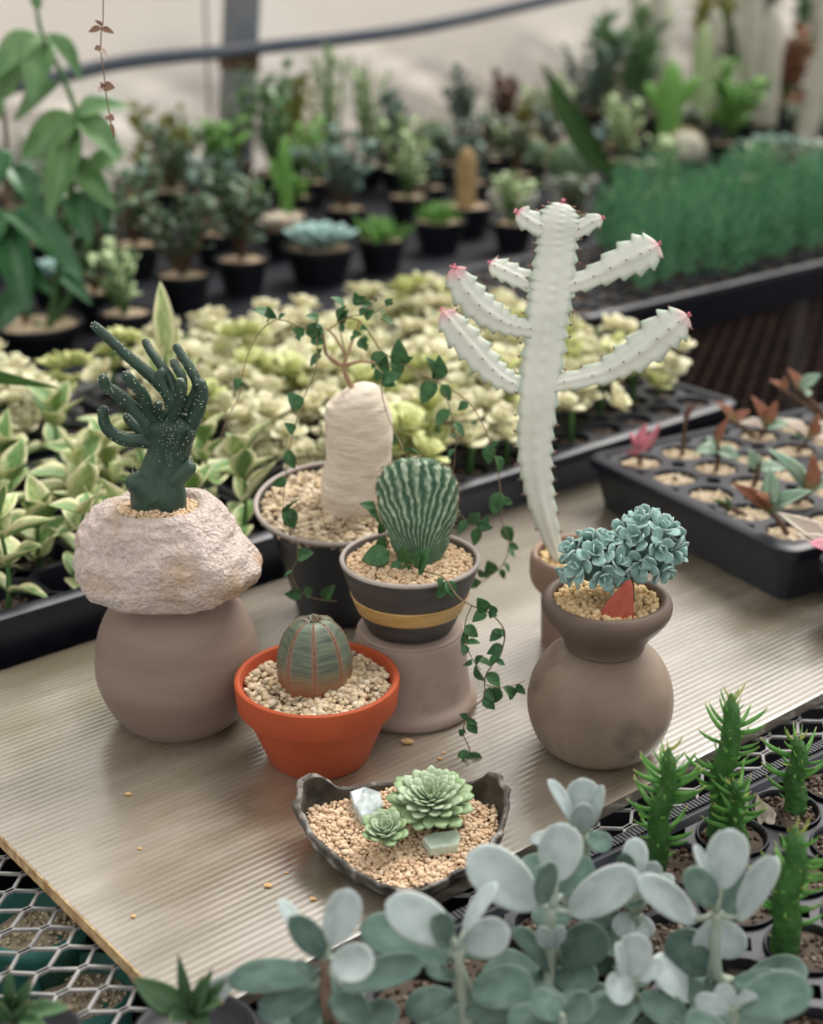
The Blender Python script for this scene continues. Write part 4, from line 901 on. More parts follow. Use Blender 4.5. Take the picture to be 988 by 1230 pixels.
def tray(name, label, o, a, b, na, nb, cell, hr, zt, zb, square=False, depth=0.035, soil='soil', sz=-0.006, group=None, nosoil=0.0, lip=0.013):
    """plug tray; o is the deck corner (at bench height), a/b run along its sides"""
    o = V(o); o.z = Z0; a = V(a).normalized(); b = V(b).normalized()
    if a.cross(b).z < 0: o = o+b*(nb*cell); b = -b; flip = True
    else: flip = False
    r = thing(name, label, 'plant tray', o+a*(na*cell/2)+b*(nb*cell/2)+V((0, 0, zb)), group)
    mb = MB(); n = 16; C = {}
    for i in range(na):
        for j in range(nb):
            c = o+a*((i+.5)*cell)+b*((j+.5)*cell); C[(i, (nb-1-j) if flip else j)] = c
            sq, ho, h2, bt = [], [], [], []
            for k in range(n):
                t = 2*math.pi*(k+.5)/n; x, y = math.cos(t), math.sin(t); m = max(abs(x), abs(y))
                sq.append(c+a*(x/m*cell/2)+b*(y/m*cell/2)+V((0, 0, zt)))
                if square: xx, yy = x/m*hr, y/m*hr
                else: xx, yy = x*hr, y*hr
                ho.append(c+a*xx+b*yy+V((0, 0, zt))); h2.append(c+a*xx*.97+b*yy*.97+V((0, 0, zt-.002))); bt.append(c+a*xx*.8+b*yy*.8+V((0, 0, zt-depth)))
            mb.rings([sq, ho, h2, bt], cap0=False)
    build('deck', mb, M['tray'], r, auto=40)
    la, lb = na*cell, nb*cell; mb = MB()
    mb.rings([rrect(o, a, b, la, lb, 0, 0.0, zt), rrect(o, a, b, la, lb, .003, .006, zt+.003), rrect(o, a, b, la, lb, lip-.003, .014, zt+.003), rrect(o, a, b, la, lb, lip, .016, zt+.001), rrect(o, a, b, la, lb, lip, .016, zt-.007), rrect(o, a, b, la, lb, lip-.004, .014, zt-.008), rrect(o, a, b, la, lb, lip-.012, .010, zb)], cap0=False, cap1=False)
    build('rim', mb, M['tray'], r, auto=40)
    rs = random.Random(na*7+nb)
    for (i, j), c in C.items():
        if rs.random() < nosoil: continue
        m = Matrix.Translation(c+V((0, 0, zt+sz))) @ Matrix.Rotation(rs.uniform(0, 6.28), 4, 'Z')
        inst('soil_plug', get_soil(hr*(1.12 if square else 0.95), soil), m, r)
    return r, C
def near(C, px, py, z):
    q = P(px, py, z); return min(C, key=lambda k: (C[k].x-q.x)**2+(C[k].y-q.y)**2)

# --- cream rosette tray and variegated tray behind the pots
zO = 0.036
trO, CO = tray('plug_tray', 'black plug tray crowded with cream rosettes behind the caudex pot', W(0.665, 0.872, 0), UD, VD, 11, 10, 0.0425, 0.0170, zO, ZM+.001, depth=.04)
trO2, CO2 = tray('plug_tray', 'black plug tray of cream rosettes behind the variegated seedlings', W(0.195, 1.19, 0), UD, VD, 10, 4, 0.0425, 0.0170, zO, ZM+.001, depth=.04)
def cream_proto(seed, mk):
    g = random.Random(seed); root = thing('cream_rosette', 'x', 'succulent', V((0, 0, 0)))
    mb = MB(); mb.tube([V((0, 0, -.006)), V((.002, 0, .02)), V((0, 0, .045))], [.003, .0028, .002], 6); build('stem', mb, M['greenstem'], root)
    mb = MB()
    for h in range(g.choice((6, 7))):
        c = V((g.gauss(0, .013), g.gauss(0, .013), g.uniform(.016, .056))); n = 11; ax = V((c.x*25, c.y*25, 1)).normalized(); q = V((0, 0, 1)).rotation_difference(ax)
        for k in range(n):
            t = k*2.4+g.random(); el = 1.25-1.15*(k/n); L_ = (.011+.011*(k/n))*g.uniform(.85, 1.15)
            d_ = q @ V((math.cos(t)*math.cos(el), math.sin(t)*math.cos(el), math.sin(el))); N = q @ V((-math.cos(t)*math.sin(el), -math.sin(t)*math.sin(el), math.cos(el)))
            mb.leaf(c, c+d_*L_, L_*.85, N, 'obov', bend=.15, cup=.15, th=.05, nu=5, nw=3)
    build('leaf_rosettes', mb, M[mk], root); return root
def place_copies(proto, spots, first=True):
    """spots: (loc, rotz, scale, label, group)"""
    for k, (loc, rz, s, lab, grp) in enumerate(spots):
        o = proto if (first and k == 0) else copy_tree(proto)
        o.location = loc; o.rotation_euler = (0, 0, rz); o.scale = (s, s, s); o['label'] = lab; o['group'] = grp
gc = random.Random(8); prs = [cream_proto(1, 'cream'), cream_proto(2, 'cream'), cream_proto(3, 'cream2')]; sp = [[], [], []]
for C, lab, grp in ((CO, 'cream-coloured succulent rosette packed in the plug tray behind the caudex pot', 'cream rosettes behind the caudex pot'), (CO2, 'cream-coloured succulent rosette in the tray behind the variegated seedlings', 'cream rosettes behind the variegated seedlings')):
    for (i, j), c in C.items():
        if gc.random() < 0.06 or (C is CO and i >= 7 and j == 0): continue
        sp[gc.choice((0, 1, 1, 0, 2))].append((c+V((gc.gauss(0, .002), gc.gauss(0, .002), zO-.002)), gc.uniform(0, 6.28), gc.uniform(.85, 1.2), lab, grp))
for p_, s_ in zip(prs, sp): place_copies(p_, s_)

zN = 0.034
trN, CN = tray('square_cell_tray', 'black square-celled tray of variegated seedlings beside the pale rock', W(0.170, 0.893, 0), UD, VD, 9, 5, 0.0500, 0.0222, zN, ZM+.001, square=True, sz=-.014, nosoil=.12, depth=.04)
VL = [leaf_mesh('leaf', M['var'], 'ovate', bend=b_, cup=.10, th=.018, fold=.12, nu=8, nw=5) for b_ in (-.25, .0, -.12)]+[leaf_mesh('leaf', M['var2'], 'ovate', bend=b_, cup=.10, th=.018, fold=.12, nu=8, nw=5) for b_ in (-.2, .05)]
gv = random.Random(12)
def varieg(c, hgt, lab, grp, pairs=4):
    root = thing('variegated_seedling', lab, 'seedling', c, grp)
    top = c+V((gv.gauss(0, .008), gv.gauss(0, .008), hgt)); pts = crom([c+V((0, 0, -.004)), (c+top)/2+V((gv.gauss(0, .003), gv.gauss(0, .003), 0)), top], 4)
    mb = MB(); mb.tube(pts, [.0022-.0012*k/len(pts) for k in range(len(pts))], 6); build('stem', mb, M['greenstem'], root)
    for k in range(pairs):
        f = .35+.65*k/(pairs-1); p = pts[min(len(pts)-1, int(f*(len(pts)-1)))]; a0 = gv.uniform(0, 6.28)
        for a in (a0, a0+2.1, a0+4.0) if k else (a0, a0+math.pi):
            el = gv.uniform(.0, .7)+.5*(k/(pairs-1)); d_ = V((math.cos(a)*math.cos(el), math.sin(a)*math.cos(el), math.sin(el))); L_ = gv.uniform(.024, .042)
            N = V((-math.cos(a)*math.sin(el), -math.sin(a)*math.sin(el), math.cos(el)))+V((gv.gauss(0, .25), gv.gauss(0, .25), 0))
            inst('leaf', gv.choice(VL), leaf_matrix(p, p+d_*L_, L_*gv.uniform(.5, .7), N), root)
for (i, j), c in sorted(CN.items()):
    if gv.random() < .10 or (j == 0 and i in (2, 3)): continue
    varieg(c+V((0, 0, zN-.012)), gv.uniform(.035, .070), 'cream-edged variegated seedling in the square-celled tray beside the pale rock', 'variegated seedlings beside the pale rock')
# the tall cream leaf that sticks out above the fingered cactus, and a few loose ones there
c = CN[near(CN, 205, 600, zN)]+V((0, 0, zN-.012)); root = thing('variegated_shoot', 'tall upright cream leaf rising behind the dark fingered cactus', 'seedling', c)
b1 = Q(196, 420, c.y); mb = MB(); mb.tube(crom([c, (c+b1)/2+V((.004, 0, 0)), b1], 4), .0016, 6); build('stem', mb, M['greenstem'], root)
for (x0, y0, x1, y1, w) in ((199, 425, 193, 340, 30), (196, 470, 176, 405, 24), (198, 470, 236, 430, 26), (197, 440, 214, 395, 22)):
    A = Q(x0, y0, c.y); B = Q(x1, y1, c.y+.004); inst('leaf', VL[3], leaf_matrix(A, B, pxm(w, A), V((.2, -1, .3))), root)

# --- right-hand tray of rooted cuttings with round holes
zP = 0.045
aP = V((0.862, 0.507, 0)); bP = V((0.507, -0.862, 0)); oP = P(700, 548, zP)+aP*.013+bP*.013
trP, CP = tray('round_cell_tray', 'black tray of round cells with rooted succulent cuttings standing on the sheet', oP, aP, bP, 9, 5, 0.0450, 0.0185, zP, .0005, soil='gravel_mix', sz=-.004, depth=.04)
oP2 = oP+bP*(5*.045+.036)+aP*.012
trP2, CP2 = tray('round_cell_tray', 'black tray of round cells next to the tray of rooted cuttings', oP2, aP, bP, 8, 3, 0.0450, 0.0185, zP, .0005, soil='gravel_mix', sz=-.004, depth=.04)
CUT = {k: leaf_mesh('leaf', M[k], s_, bend=b_, cup=.08, th=.03, fold=.08, nu=7, nw=4) for k, s_, b_ in (('rust', 'lance', -.1), ('pink', 'ovate', .1), ('bluegrey', 'lance', -.15), ('palepink', 'lance', -.1), ('greenstem', 'lance', .1), ('plum', 'lance', .1))}
def cutting(px, py, lab, leaves, C=CP, top=None, z=zP):
    k = near(C, px, py, z); c = C[k]+V((0, 0, z-.003)); root = thing('rooted_cutting', lab, 'seedling', c)
    t_ = Q(top[0], top[1], c.y) if top else c+V((0, 0, .02)); mb = MB(); mb.tube(crom([c+V((0, 0, -.002)), (c+t_)/2+V((.001, 0, 0)), t_], 4), [.0022]*5+[.0018]*4, 7); build('stem', mb, M['stembrown'], root)
    for (f, x, y, w, mk, dy) in leaves:
        A = c+(t_-c)*f; B = Q(x, y, c.y+dy); inst('leaf', CUT[mk], leaf_matrix(A, B, pxm(w, A), V((R.gauss(0, .4), -.5, .9))), root)
cutting(762, 556, 'bright pink two-leaved cutting at the tray corner', [(.6, 790, 505, 18, 'pink', -.005), (.7, 752, 520, 16, 'pink', -.01), (.5, 748, 545, 18, 'pink', -.015), (.9, 775, 508, 14, 'pink', .005)], top=(762, 535))
cutting(818, 537, 'cutting with one curved dark rusty stalk and no leaves', [(.95, 836, 484, 10, 'plum', 0)], top=(822, 505))
cutting(862, 560, 'blue-grey leaved cutting with a brown upright leaf', [(.9, 872, 500, 14, 'rust', 0), (.8, 836, 540, 18, 'bluegrey', -.01), (.8, 888, 548, 18, 'bluegrey', -.01), (.6, 850, 522, 14, 'bluegrey', .01)], top=(862, 535))
cutting(808, 583, 'tiny rusty stub in a gravel-filled cell', [(.8, 812, 572, 8, 'plum', 0)], top=(809, 576))
cutting(862, 614, 'small dull green sprout in a mossy gravel cell', [(.6, 868, 594, 6, 'greenstem', 0), (.6, 852, 600, 5, 'greenstem', 0)], top=(862, 606))
cutting(920, 645, 'cutting with wide-spread green and bronze leaves in the front cell', [(.9, 882, 580, 18, 'rust', -.012), (.9, 926, 562, 24, 'bluegrey', .004), (.9, 972, 586, 20, 'bluegrey', -.008), (.9, 912, 590, 16, 'rust', -.02), (.8, 935, 598, 14, 'bluegrey', -.02)], top=(920, 610))
cutting(975, 605, 'cutting with an upright red-brown leaf and pale side leaves', [(.8, 978, 545, 22, 'rust', -.004), (.8, 930, 535, 22, 'bluegrey', 0), (.8, 1000, 570, 20, 'bluegrey', -.004), (.7, 940, 590, 18, 'bluegrey', -.02)], top=(973, 590))
cutting(912, 575, 'pale green cutting with yellowing lower leaves', [(.7, 900, 540, 18, 'bluegrey', 0), (.7, 945, 560, 18, 'bluegrey', 0), (.5, 905, 568, 14, 'rust', -.01)], top=(912, 555))
cutting(920, 528, 'cutting with salmon-red upright leaves', [(.9, 905, 475, 16, 'rust', 0), (.9, 932, 482, 16, 'rust', 0), (.7, 890, 505, 16, 'palepink', -.01), (.7, 950, 505, 16, 'bluegrey', 0)], top=(920, 510))
cutting(876, 520, 'cutting with a bronze leaf pair at the tray back', [(.9, 862, 480, 14, 'rust', 0), (.9, 900, 492, 14, 'rust', 0)], top=(876, 505))
cutting(972, 540, 'cutting with long pale silvery leaves', [(.9, 940, 500, 18, 'palepink', 0), (.9, 985, 498, 18, 'rust', 0), (.9, 1005, 520, 18, 'palepink', 0), (.8, 955, 520, 16, 'bluegrey', -.01)], top=(972, 525))
cutting(958, 500, 'tall bronze-leaved cutting at the back of the tray', [(.95, 948, 442, 14, 'rust', 0), (.95, 985, 448, 16, 'bluegrey', 0), (.8, 975, 470, 14, 'bluegrey', 0), (.95, 962, 450, 12, 'rust', .01)], top=(956, 465))
cutting(1005, 545, 'pale cutting with rosy leaf edges', [(.9, 985, 505, 18, 'palepink', 0), (.9, 1010, 500, 16, 'palepink', 0)], top=(1003, 525))
cutting(935, 480, 'small cutting with red buds at the tray back', [(.9, 925, 455, 10, 'rust', 0), (.9, 942, 452, 10, 'rust', 0)], top=(935, 466))
cutting(1000, 690, 'low cutting with long pale rosy leaves', [(.9, 935, 612, 24, 'palepink', .02), (.9, 960, 640, 20, 'palepink', 0), (.9, 968, 655, 22, 'pink', -.01), (.9, 1010, 630, 20, 'bluegrey', 0)], C=CP2, top=(995, 660))

# --- back right tray of fine dark green foliage
zR = 0.040
trR, CR = tray('seedling_tray', 'black seedling tray full of feathery deep green plants', W(1.262, 1.185, 0), UD, VD, 15, 6, 0.0450, 0.0190, zR, ZM+.001, square=True, nosoil=.05)
mb = MB(); gr = random.Random(3)
for k in range(2300):
    ci = gr.randint(0, 14); cj = gr.randint(0, 5); uu = 1.262+(ci+.5)*.045+gr.gauss(0, .0105); vv = 1.185+(cj+.5)*.045+gr.gauss(0, .0105)
    if uu < 1.36+(vv-1.19)*.75: continue
    c = W(uu, vv, zR); hh = gr.uniform(.075, .105)+.022*math.sin(ci*5.1+cj*2.3); tp = c+V((gr.gauss(0, .010), gr.gauss(0, .010), hh))
    for q in range(9):
        f = .15+.85*q/8; p = c+(tp-c)*f; a = gr.uniform(0, 6.28); d_ = V((math.cos(a), math.sin(a), .9+.8*f)).normalized()*gr.uniform(.012, .020); s_ = V((-d_.y, d_.x, .2)).normalized()*.0024
        o = len(mb.v)
        for w_ in (p, p+d_*.5+s_, p+d_, p+d_*.5-s_): mb.add(tuple(w_))
        mb.f.append((o, o+1, o+2, o+3))
root = tag(build('feathery_foliage', mb, M['fern'], trR, smooth=False, kind='stuff'), 'deep green feathery foliage')

# ------------------------------------------------------------------ foreground right: tray with needle cactus and silver-leaved plants
zS = 0.020
aS = V((0.806, 0.592, 0)); bS = V((0.592, -0.806, 0)); oS = P(730, 1012, zS)+aS*(-0.219)+bS*0.0150
trS, CS = tray('pot_tray', 'black pot tray holding the needle cacti and silver-leaved succulents', oS, aS, bS, 12, 6, 0.0425, 0.0198, zS, ZM+.001, depth=.026, sz=-.006)
mb = MB(); L_ = 12*.0425
for k in range(int(L_/.0026)):                                    # milled edge of the tray
    c = oS+aS*(k*.0026)-bS*.0095; c.z = Z0+zS+.0036; mb.box(c, .0008, .0032, .0008, aS, bS)
build('milled_edge', mb, M['tray'], trS, smooth=False, kind='stuff', label='milled edge of the tray')
NL = []
for mk in ('needleleaf', 'needletip'):
    mb = MB(); pts = [V((0, 0, 0)), V((.3, 0, .02)), V((.6, 0, .09)), V((.85, 0, .2)), V((1, 0, .3))]; mb.tube(pts, [.075, .085, .07, .04, .01], 8)
    mb.b = list(mb.a); m = mb.mesh('needle_leaf'); m.materials.append(M[mk]); NL.append(m)
gn = random.Random(14)
def needle_cactus(px, py, tops, lab, seed):
    k = near(CS, px, py, zS); c = CS[k]+V((0, 0, zS)); root = thing('needle_cactus', lab, 'potted cactus', c)
    mb = MB(); mb.lathe([(.0150, -.024), (.0183, -.002), (.0188, .0012), (.0196, .0018), (.0193, .0026), (.0182, .0024), (.0176, .0), (.0160, -.004)], c, 40, True, False); build('pot', mb, M['potblack'], root)
    m = get_soil(.0168); inst('soil', m, Matrix.Translation(c+V((0, 0, -.0015))), root)
    for (bx, by, tx, ty, w, dy) in tops:
        A = Q(bx, by, c.y+dy); A.z = c.z-.002; B = Q(tx, ty, c.y+dy*1.5); n_ = 44
        A.x = Q(bx, by, c.y).x
        pts = [A+(B-A)*(i/n_)+V((.0012*math.sin(i*.25), 0, 0)) for i in range(n_+1)]; s = pxm(1, B); r0 = w*.5*s
        rad = [r0*(1.1-.55*(i/n_)**2)*(1 if i < n_-4 else (.9, .75, .55, .35, .12)[i-n_+4]) for i in range(n_+1)]
        mb = MB(); mb.tube(pts, rad, 24, prof=lambda q, t: 1+.14*max(0, math.cos(5*t+q*46))*max(0, math.cos(q*70))+.05*math.cos(5*t+q*20)); st = build('stem', mb, M['needle'], root)
        n = int((B-A).length/.00088); ax = (B-A).normalized()
        for q in range(n):
            f = .10+.90*(q/n); t = q*2.39996*1.0+gn.gauss(0, .2)
            if f < .35 and gn.random() < .45: continue
            i = min(n_, int(f*n_)); rd = V((math.cos(t), math.sin(t), 0)); p = pts[i]+rd*rad[i]*.92
            big = (f > .22) and gn.random() < (.55 if f < .88 else .35)
            L_ = (gn.uniform(22, 46) if big else gn.uniform(6, 12))*s*(1 if f < .8 else (.55 if big else .9)); up = .35+.9*max(0, f-.75)*4
            d_ = (rd+ax*up*gn.uniform(.6, 1.2)).normalized()
            inst('needle_leaf', NL[1 if (f > .93 or (not big and gn.random() < .25)) else 0], leaf_matrix(p, p+d_*L_, L_*(.75 if big else 1.5), ax-d_*ax.dot(d_)), st)
needle_cactus(785, 1032, [(785, 1040, 806, 897, 25, 0)], 'needle-leaved green cactus standing alone in the first pot by the sheet', 1)
needle_cactus(868, 1005, [(862, 1012, 881, 832, 28, .003), (880, 1040, 882, 935, 18, -.012)], 'tallest needle-leaved cactus with a small side shoot at its foot', 2)
needle_cactus(950, 985, [(952, 1000, 959, 884, 24, .003)], 'needle-leaved cactus between the tallest one and the tray edge', 3)
needle_cactus(940, 1150, [(938, 1152, 958, 992, 32, 0)], 'stout needle-leaved cactus surrounded by bare gravel pots', 4)
used = {near(CS, *q, zS) for q in ((785, 1032), (868, 1005), (950, 985), (940, 1150))}
for key, c in CS.items():                                         # other pots of the tray, filled with gritty soil
    if key in used or key[0] < 5 or key[1] > 4: continue
    cc = c+V((0, 0, zS)); root = thing('gritty_soil_pot', 'small black round pot of gritty soil among the needle cacti', 'plant pot', cc, 'bare gritty pots among the needle cacti')
    mb = MB(); mb.lathe([(.0150, -.024), (.0183, -.002), (.0188, .0012), (.0196, .0018), (.0193, .0026), (.0182, .0024), (.0176, .0), (.0160, -.004)], cc, 32, True, False); build('pot', mb, M['potblack'], root)
    inst('soil', get_soil(.0168), Matrix.Translation(cc+V((0, 0, -.0015))) @ Matrix.Rotation(R.uniform(0, 6), 4, 'Z'), root)
# curled dry leaf scrap in the pot beside the tallest cactus
c = P(915, 985, zS+.012); mb = MB()
for k in range(4): mb.leaf(c+V((R.gauss(0, .003), R.gauss(0, .003), 0)), c+V((.004*k-.006, .003, .014-.004*k)), .007, V((.3, -1, .4)), 'lance', bend=.4, cup=.3, th=.03)
solo('dry_leaf_scrap', mb, M['palepink'], c-V((0, 0, .012)), 'curled dry pinkish leaf scrap on the gritty soil', 'dry leaf')

KL = {}
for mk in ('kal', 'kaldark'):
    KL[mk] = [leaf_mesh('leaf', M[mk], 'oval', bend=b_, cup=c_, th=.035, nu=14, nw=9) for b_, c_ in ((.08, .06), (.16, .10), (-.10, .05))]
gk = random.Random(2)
def kal(lab, Y, st0, st1, leaves, woody=False, fill=7):
    """silver-leaved plant: st0/st1 stem foot and top in photo pixels, leaves = (bx, by, tx, ty, width, dY tip, kind, facing)"""
    foot = Q(*st0, Y); k = min(CS, key=lambda q: (CS[q]-V((foot.x, foot.y, Z0))).length); c = CS[k]+V((0, 0, zS-.004)); root = thing('silver_leaf_succulent', lab, 'succulent', c)
    mb = MB(); pts = crom([c, c+(foot-c)*.5, foot, Q(*st1, Y)], 5) if foot.z > c.z+.004 else crom([c, (c+Q(*st1, Y))/2, Q(*st1, Y)], 6)
    mb.tube(pts, [.0034-.0012*i/len(pts) for i in range(len(pts))], 10); build('stem', mb, M['kalbrown' if woody else 'kalstem'], root)
    mb = MB()
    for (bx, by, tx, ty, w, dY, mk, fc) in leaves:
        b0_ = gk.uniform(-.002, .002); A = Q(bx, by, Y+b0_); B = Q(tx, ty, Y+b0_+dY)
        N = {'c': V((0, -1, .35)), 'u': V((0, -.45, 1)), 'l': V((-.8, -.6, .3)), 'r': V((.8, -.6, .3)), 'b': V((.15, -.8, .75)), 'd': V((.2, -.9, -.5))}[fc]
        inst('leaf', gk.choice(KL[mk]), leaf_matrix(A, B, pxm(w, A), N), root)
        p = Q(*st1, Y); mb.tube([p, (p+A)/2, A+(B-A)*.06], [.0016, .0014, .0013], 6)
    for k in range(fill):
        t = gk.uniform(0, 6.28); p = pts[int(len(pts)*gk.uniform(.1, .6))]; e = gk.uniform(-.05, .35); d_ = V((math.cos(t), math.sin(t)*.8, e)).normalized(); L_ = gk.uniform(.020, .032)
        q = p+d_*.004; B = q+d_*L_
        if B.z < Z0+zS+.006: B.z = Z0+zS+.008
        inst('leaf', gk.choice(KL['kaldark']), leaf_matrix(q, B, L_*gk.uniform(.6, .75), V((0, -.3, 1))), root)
    build('leaf_stalks', mb, M['kalstem'], root)
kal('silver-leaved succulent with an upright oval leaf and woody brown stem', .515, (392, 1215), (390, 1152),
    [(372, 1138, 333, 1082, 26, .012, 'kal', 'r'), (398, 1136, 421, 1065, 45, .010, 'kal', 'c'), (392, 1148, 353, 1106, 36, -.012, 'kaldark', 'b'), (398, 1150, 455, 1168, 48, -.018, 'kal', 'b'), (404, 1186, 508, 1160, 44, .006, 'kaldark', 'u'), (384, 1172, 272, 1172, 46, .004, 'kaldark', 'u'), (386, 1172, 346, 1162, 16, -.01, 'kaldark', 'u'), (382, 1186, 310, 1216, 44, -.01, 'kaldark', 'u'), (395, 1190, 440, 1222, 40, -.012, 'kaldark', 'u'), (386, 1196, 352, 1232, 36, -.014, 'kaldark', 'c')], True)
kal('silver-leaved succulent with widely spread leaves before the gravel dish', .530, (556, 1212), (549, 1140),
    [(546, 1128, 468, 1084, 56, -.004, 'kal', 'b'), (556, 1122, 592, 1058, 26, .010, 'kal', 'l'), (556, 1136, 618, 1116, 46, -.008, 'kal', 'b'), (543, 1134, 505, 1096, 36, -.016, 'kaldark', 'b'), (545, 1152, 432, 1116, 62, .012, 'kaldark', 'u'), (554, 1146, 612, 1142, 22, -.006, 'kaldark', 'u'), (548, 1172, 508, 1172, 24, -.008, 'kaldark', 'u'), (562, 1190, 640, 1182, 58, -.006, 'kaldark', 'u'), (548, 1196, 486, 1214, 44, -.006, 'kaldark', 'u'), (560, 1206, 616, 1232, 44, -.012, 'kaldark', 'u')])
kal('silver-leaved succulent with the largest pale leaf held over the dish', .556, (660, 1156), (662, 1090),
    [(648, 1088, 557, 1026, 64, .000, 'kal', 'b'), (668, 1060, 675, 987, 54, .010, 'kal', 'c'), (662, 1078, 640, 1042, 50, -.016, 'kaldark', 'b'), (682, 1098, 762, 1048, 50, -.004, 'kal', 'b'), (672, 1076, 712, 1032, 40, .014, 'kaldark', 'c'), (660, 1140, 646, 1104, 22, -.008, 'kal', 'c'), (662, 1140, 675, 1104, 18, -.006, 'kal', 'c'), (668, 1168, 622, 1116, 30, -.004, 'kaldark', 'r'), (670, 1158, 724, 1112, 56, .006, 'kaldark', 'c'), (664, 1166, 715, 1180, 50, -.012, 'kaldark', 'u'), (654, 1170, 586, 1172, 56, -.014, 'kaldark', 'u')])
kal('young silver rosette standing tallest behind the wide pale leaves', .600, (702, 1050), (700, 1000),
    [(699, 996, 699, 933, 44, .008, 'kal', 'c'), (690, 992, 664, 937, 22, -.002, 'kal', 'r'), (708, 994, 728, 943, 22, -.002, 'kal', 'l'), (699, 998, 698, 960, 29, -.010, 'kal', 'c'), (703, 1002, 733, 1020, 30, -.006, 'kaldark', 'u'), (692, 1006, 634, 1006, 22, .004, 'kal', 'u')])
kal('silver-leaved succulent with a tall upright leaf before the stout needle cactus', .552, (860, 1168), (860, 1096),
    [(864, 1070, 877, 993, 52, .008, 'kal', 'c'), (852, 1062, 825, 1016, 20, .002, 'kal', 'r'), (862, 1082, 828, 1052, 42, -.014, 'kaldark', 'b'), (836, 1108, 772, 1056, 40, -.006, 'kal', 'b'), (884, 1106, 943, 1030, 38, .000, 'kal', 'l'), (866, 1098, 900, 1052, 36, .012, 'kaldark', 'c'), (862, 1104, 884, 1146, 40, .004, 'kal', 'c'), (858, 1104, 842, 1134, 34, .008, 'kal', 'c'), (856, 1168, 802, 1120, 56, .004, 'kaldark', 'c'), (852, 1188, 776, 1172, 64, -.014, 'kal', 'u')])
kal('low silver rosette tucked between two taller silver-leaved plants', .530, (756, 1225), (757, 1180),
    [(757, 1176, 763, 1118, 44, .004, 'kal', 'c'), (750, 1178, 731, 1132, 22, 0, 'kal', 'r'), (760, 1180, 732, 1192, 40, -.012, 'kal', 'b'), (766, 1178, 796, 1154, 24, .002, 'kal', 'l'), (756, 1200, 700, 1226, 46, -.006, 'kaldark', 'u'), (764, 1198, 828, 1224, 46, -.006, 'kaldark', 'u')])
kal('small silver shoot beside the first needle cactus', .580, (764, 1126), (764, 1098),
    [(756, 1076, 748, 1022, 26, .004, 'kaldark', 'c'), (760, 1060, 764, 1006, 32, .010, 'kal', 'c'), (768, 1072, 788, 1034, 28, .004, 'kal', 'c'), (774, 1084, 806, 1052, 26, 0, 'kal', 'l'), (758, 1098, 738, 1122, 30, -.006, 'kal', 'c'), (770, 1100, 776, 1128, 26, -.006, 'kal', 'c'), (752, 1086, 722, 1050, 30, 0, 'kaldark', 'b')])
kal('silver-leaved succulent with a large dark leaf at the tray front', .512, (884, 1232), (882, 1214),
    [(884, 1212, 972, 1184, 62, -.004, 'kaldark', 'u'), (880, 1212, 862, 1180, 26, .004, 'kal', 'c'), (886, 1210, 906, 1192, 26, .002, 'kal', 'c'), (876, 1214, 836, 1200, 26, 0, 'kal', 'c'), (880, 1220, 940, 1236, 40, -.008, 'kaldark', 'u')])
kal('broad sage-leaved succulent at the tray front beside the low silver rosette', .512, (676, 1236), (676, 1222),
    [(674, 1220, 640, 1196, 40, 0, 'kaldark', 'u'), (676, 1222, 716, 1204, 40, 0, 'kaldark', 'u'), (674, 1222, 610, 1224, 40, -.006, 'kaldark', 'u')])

AG = leaf_mesh('leaf', M['agave'], 'lance', bend=.12, cup=.10, th=.05, fold=.10, nu=9, nw=5)
AG2 = leaf_mesh('leaf', M['kal'], 'ovate', bend=.1, cup=.1, th=.04, nu=9, nw=5)
def agave(lab, cx, cy, Y, tips):
    c = Q(cx, cy, Y); base = V((c.x, c.y, Z0+ZM+.001)); root = thing('pointed_leaf_succulent', lab, 'potted succulent', base)
    h = c.z-base.z-.012; mb = MB(); mb.lathe([(.018, 0), (.0265, h-.004), (.0285, h-.003), (.0285, h), (.0265, h), (.0255, h-.004), (.0, h-.004)], base, 36, True, False); build('pot', mb, M['potblack'], root)
    mb = MB(); mb.tube([base+V((0, 0, h-.004)), c], [.004, .003], 8); build('stem', mb, M['stembrown'], root)
    for (tx, ty, w, dY, g) in tips:
        B = Q(tx, ty, Y+dY); inst('leaf', AG2 if g else AG, leaf_matrix(c, B, pxm(w, c), V((0, -1, .6)) if ty < cy-25 else V((0, -.3, 1))), root)
agave('dark pointed-leaf succulent beside the corner of the plastic sheet', 232, 1216, .520, [(214, 1138, 16, .004, 0), (259, 1156, 18, 0, 0), (276, 1172, 16, .004, 0), (156, 1170, 36, .006, 0), (274, 1208, 26, -.008, 0), (200, 1232, 30, -.012, 0), (250, 1240, 26, -.014, 0), (294, 1160, 30, .010, 1), (180, 1215, 22, -.004, 0), (244, 1170, 12, .012, 0)])
agave('dark pointed-leaf succulent standing on the mesh away from the sheet', 18, 1226, .515, [(12, 1154, 16, .004, 0), (44, 1168, 22, 0, 0), (42, 1206, 22, -.01, 0), (90, 1214, 26, .004, 0), (-20, 1180, 22, 0, 0), (60, 1240, 24, -.01, 0), (-4, 1196, 18, -.008, 0)])

# teal pot of spilled mix under the mesh
for cx, cy, lab in ((45, 1125, 'teal plastic pot of pale gritty mix under the mesh'), (95, 1175, 'teal plastic pot lying under the mesh next to another')):
    c = P(cx, cy, -.04); base = V((c.x, c.y, Z0-.29)); root = thing('teal_pot', lab, 'plant pot', base)
    mb = MB(); h = .262 if cx == 45 else .245; mb.lathe([(.020, 0), (.026, h-.01), (.029, h-.008), (.029, h), (.027, h), (.0255, h-.012), (0, h-.012)], base, 36, True, False); build('pot', mb, M['teal'], root)
    inst('soil', get_soil(.0245, 'gravel_mix'), Matrix.Translation(base+V((0, 0, h-.011))), root)

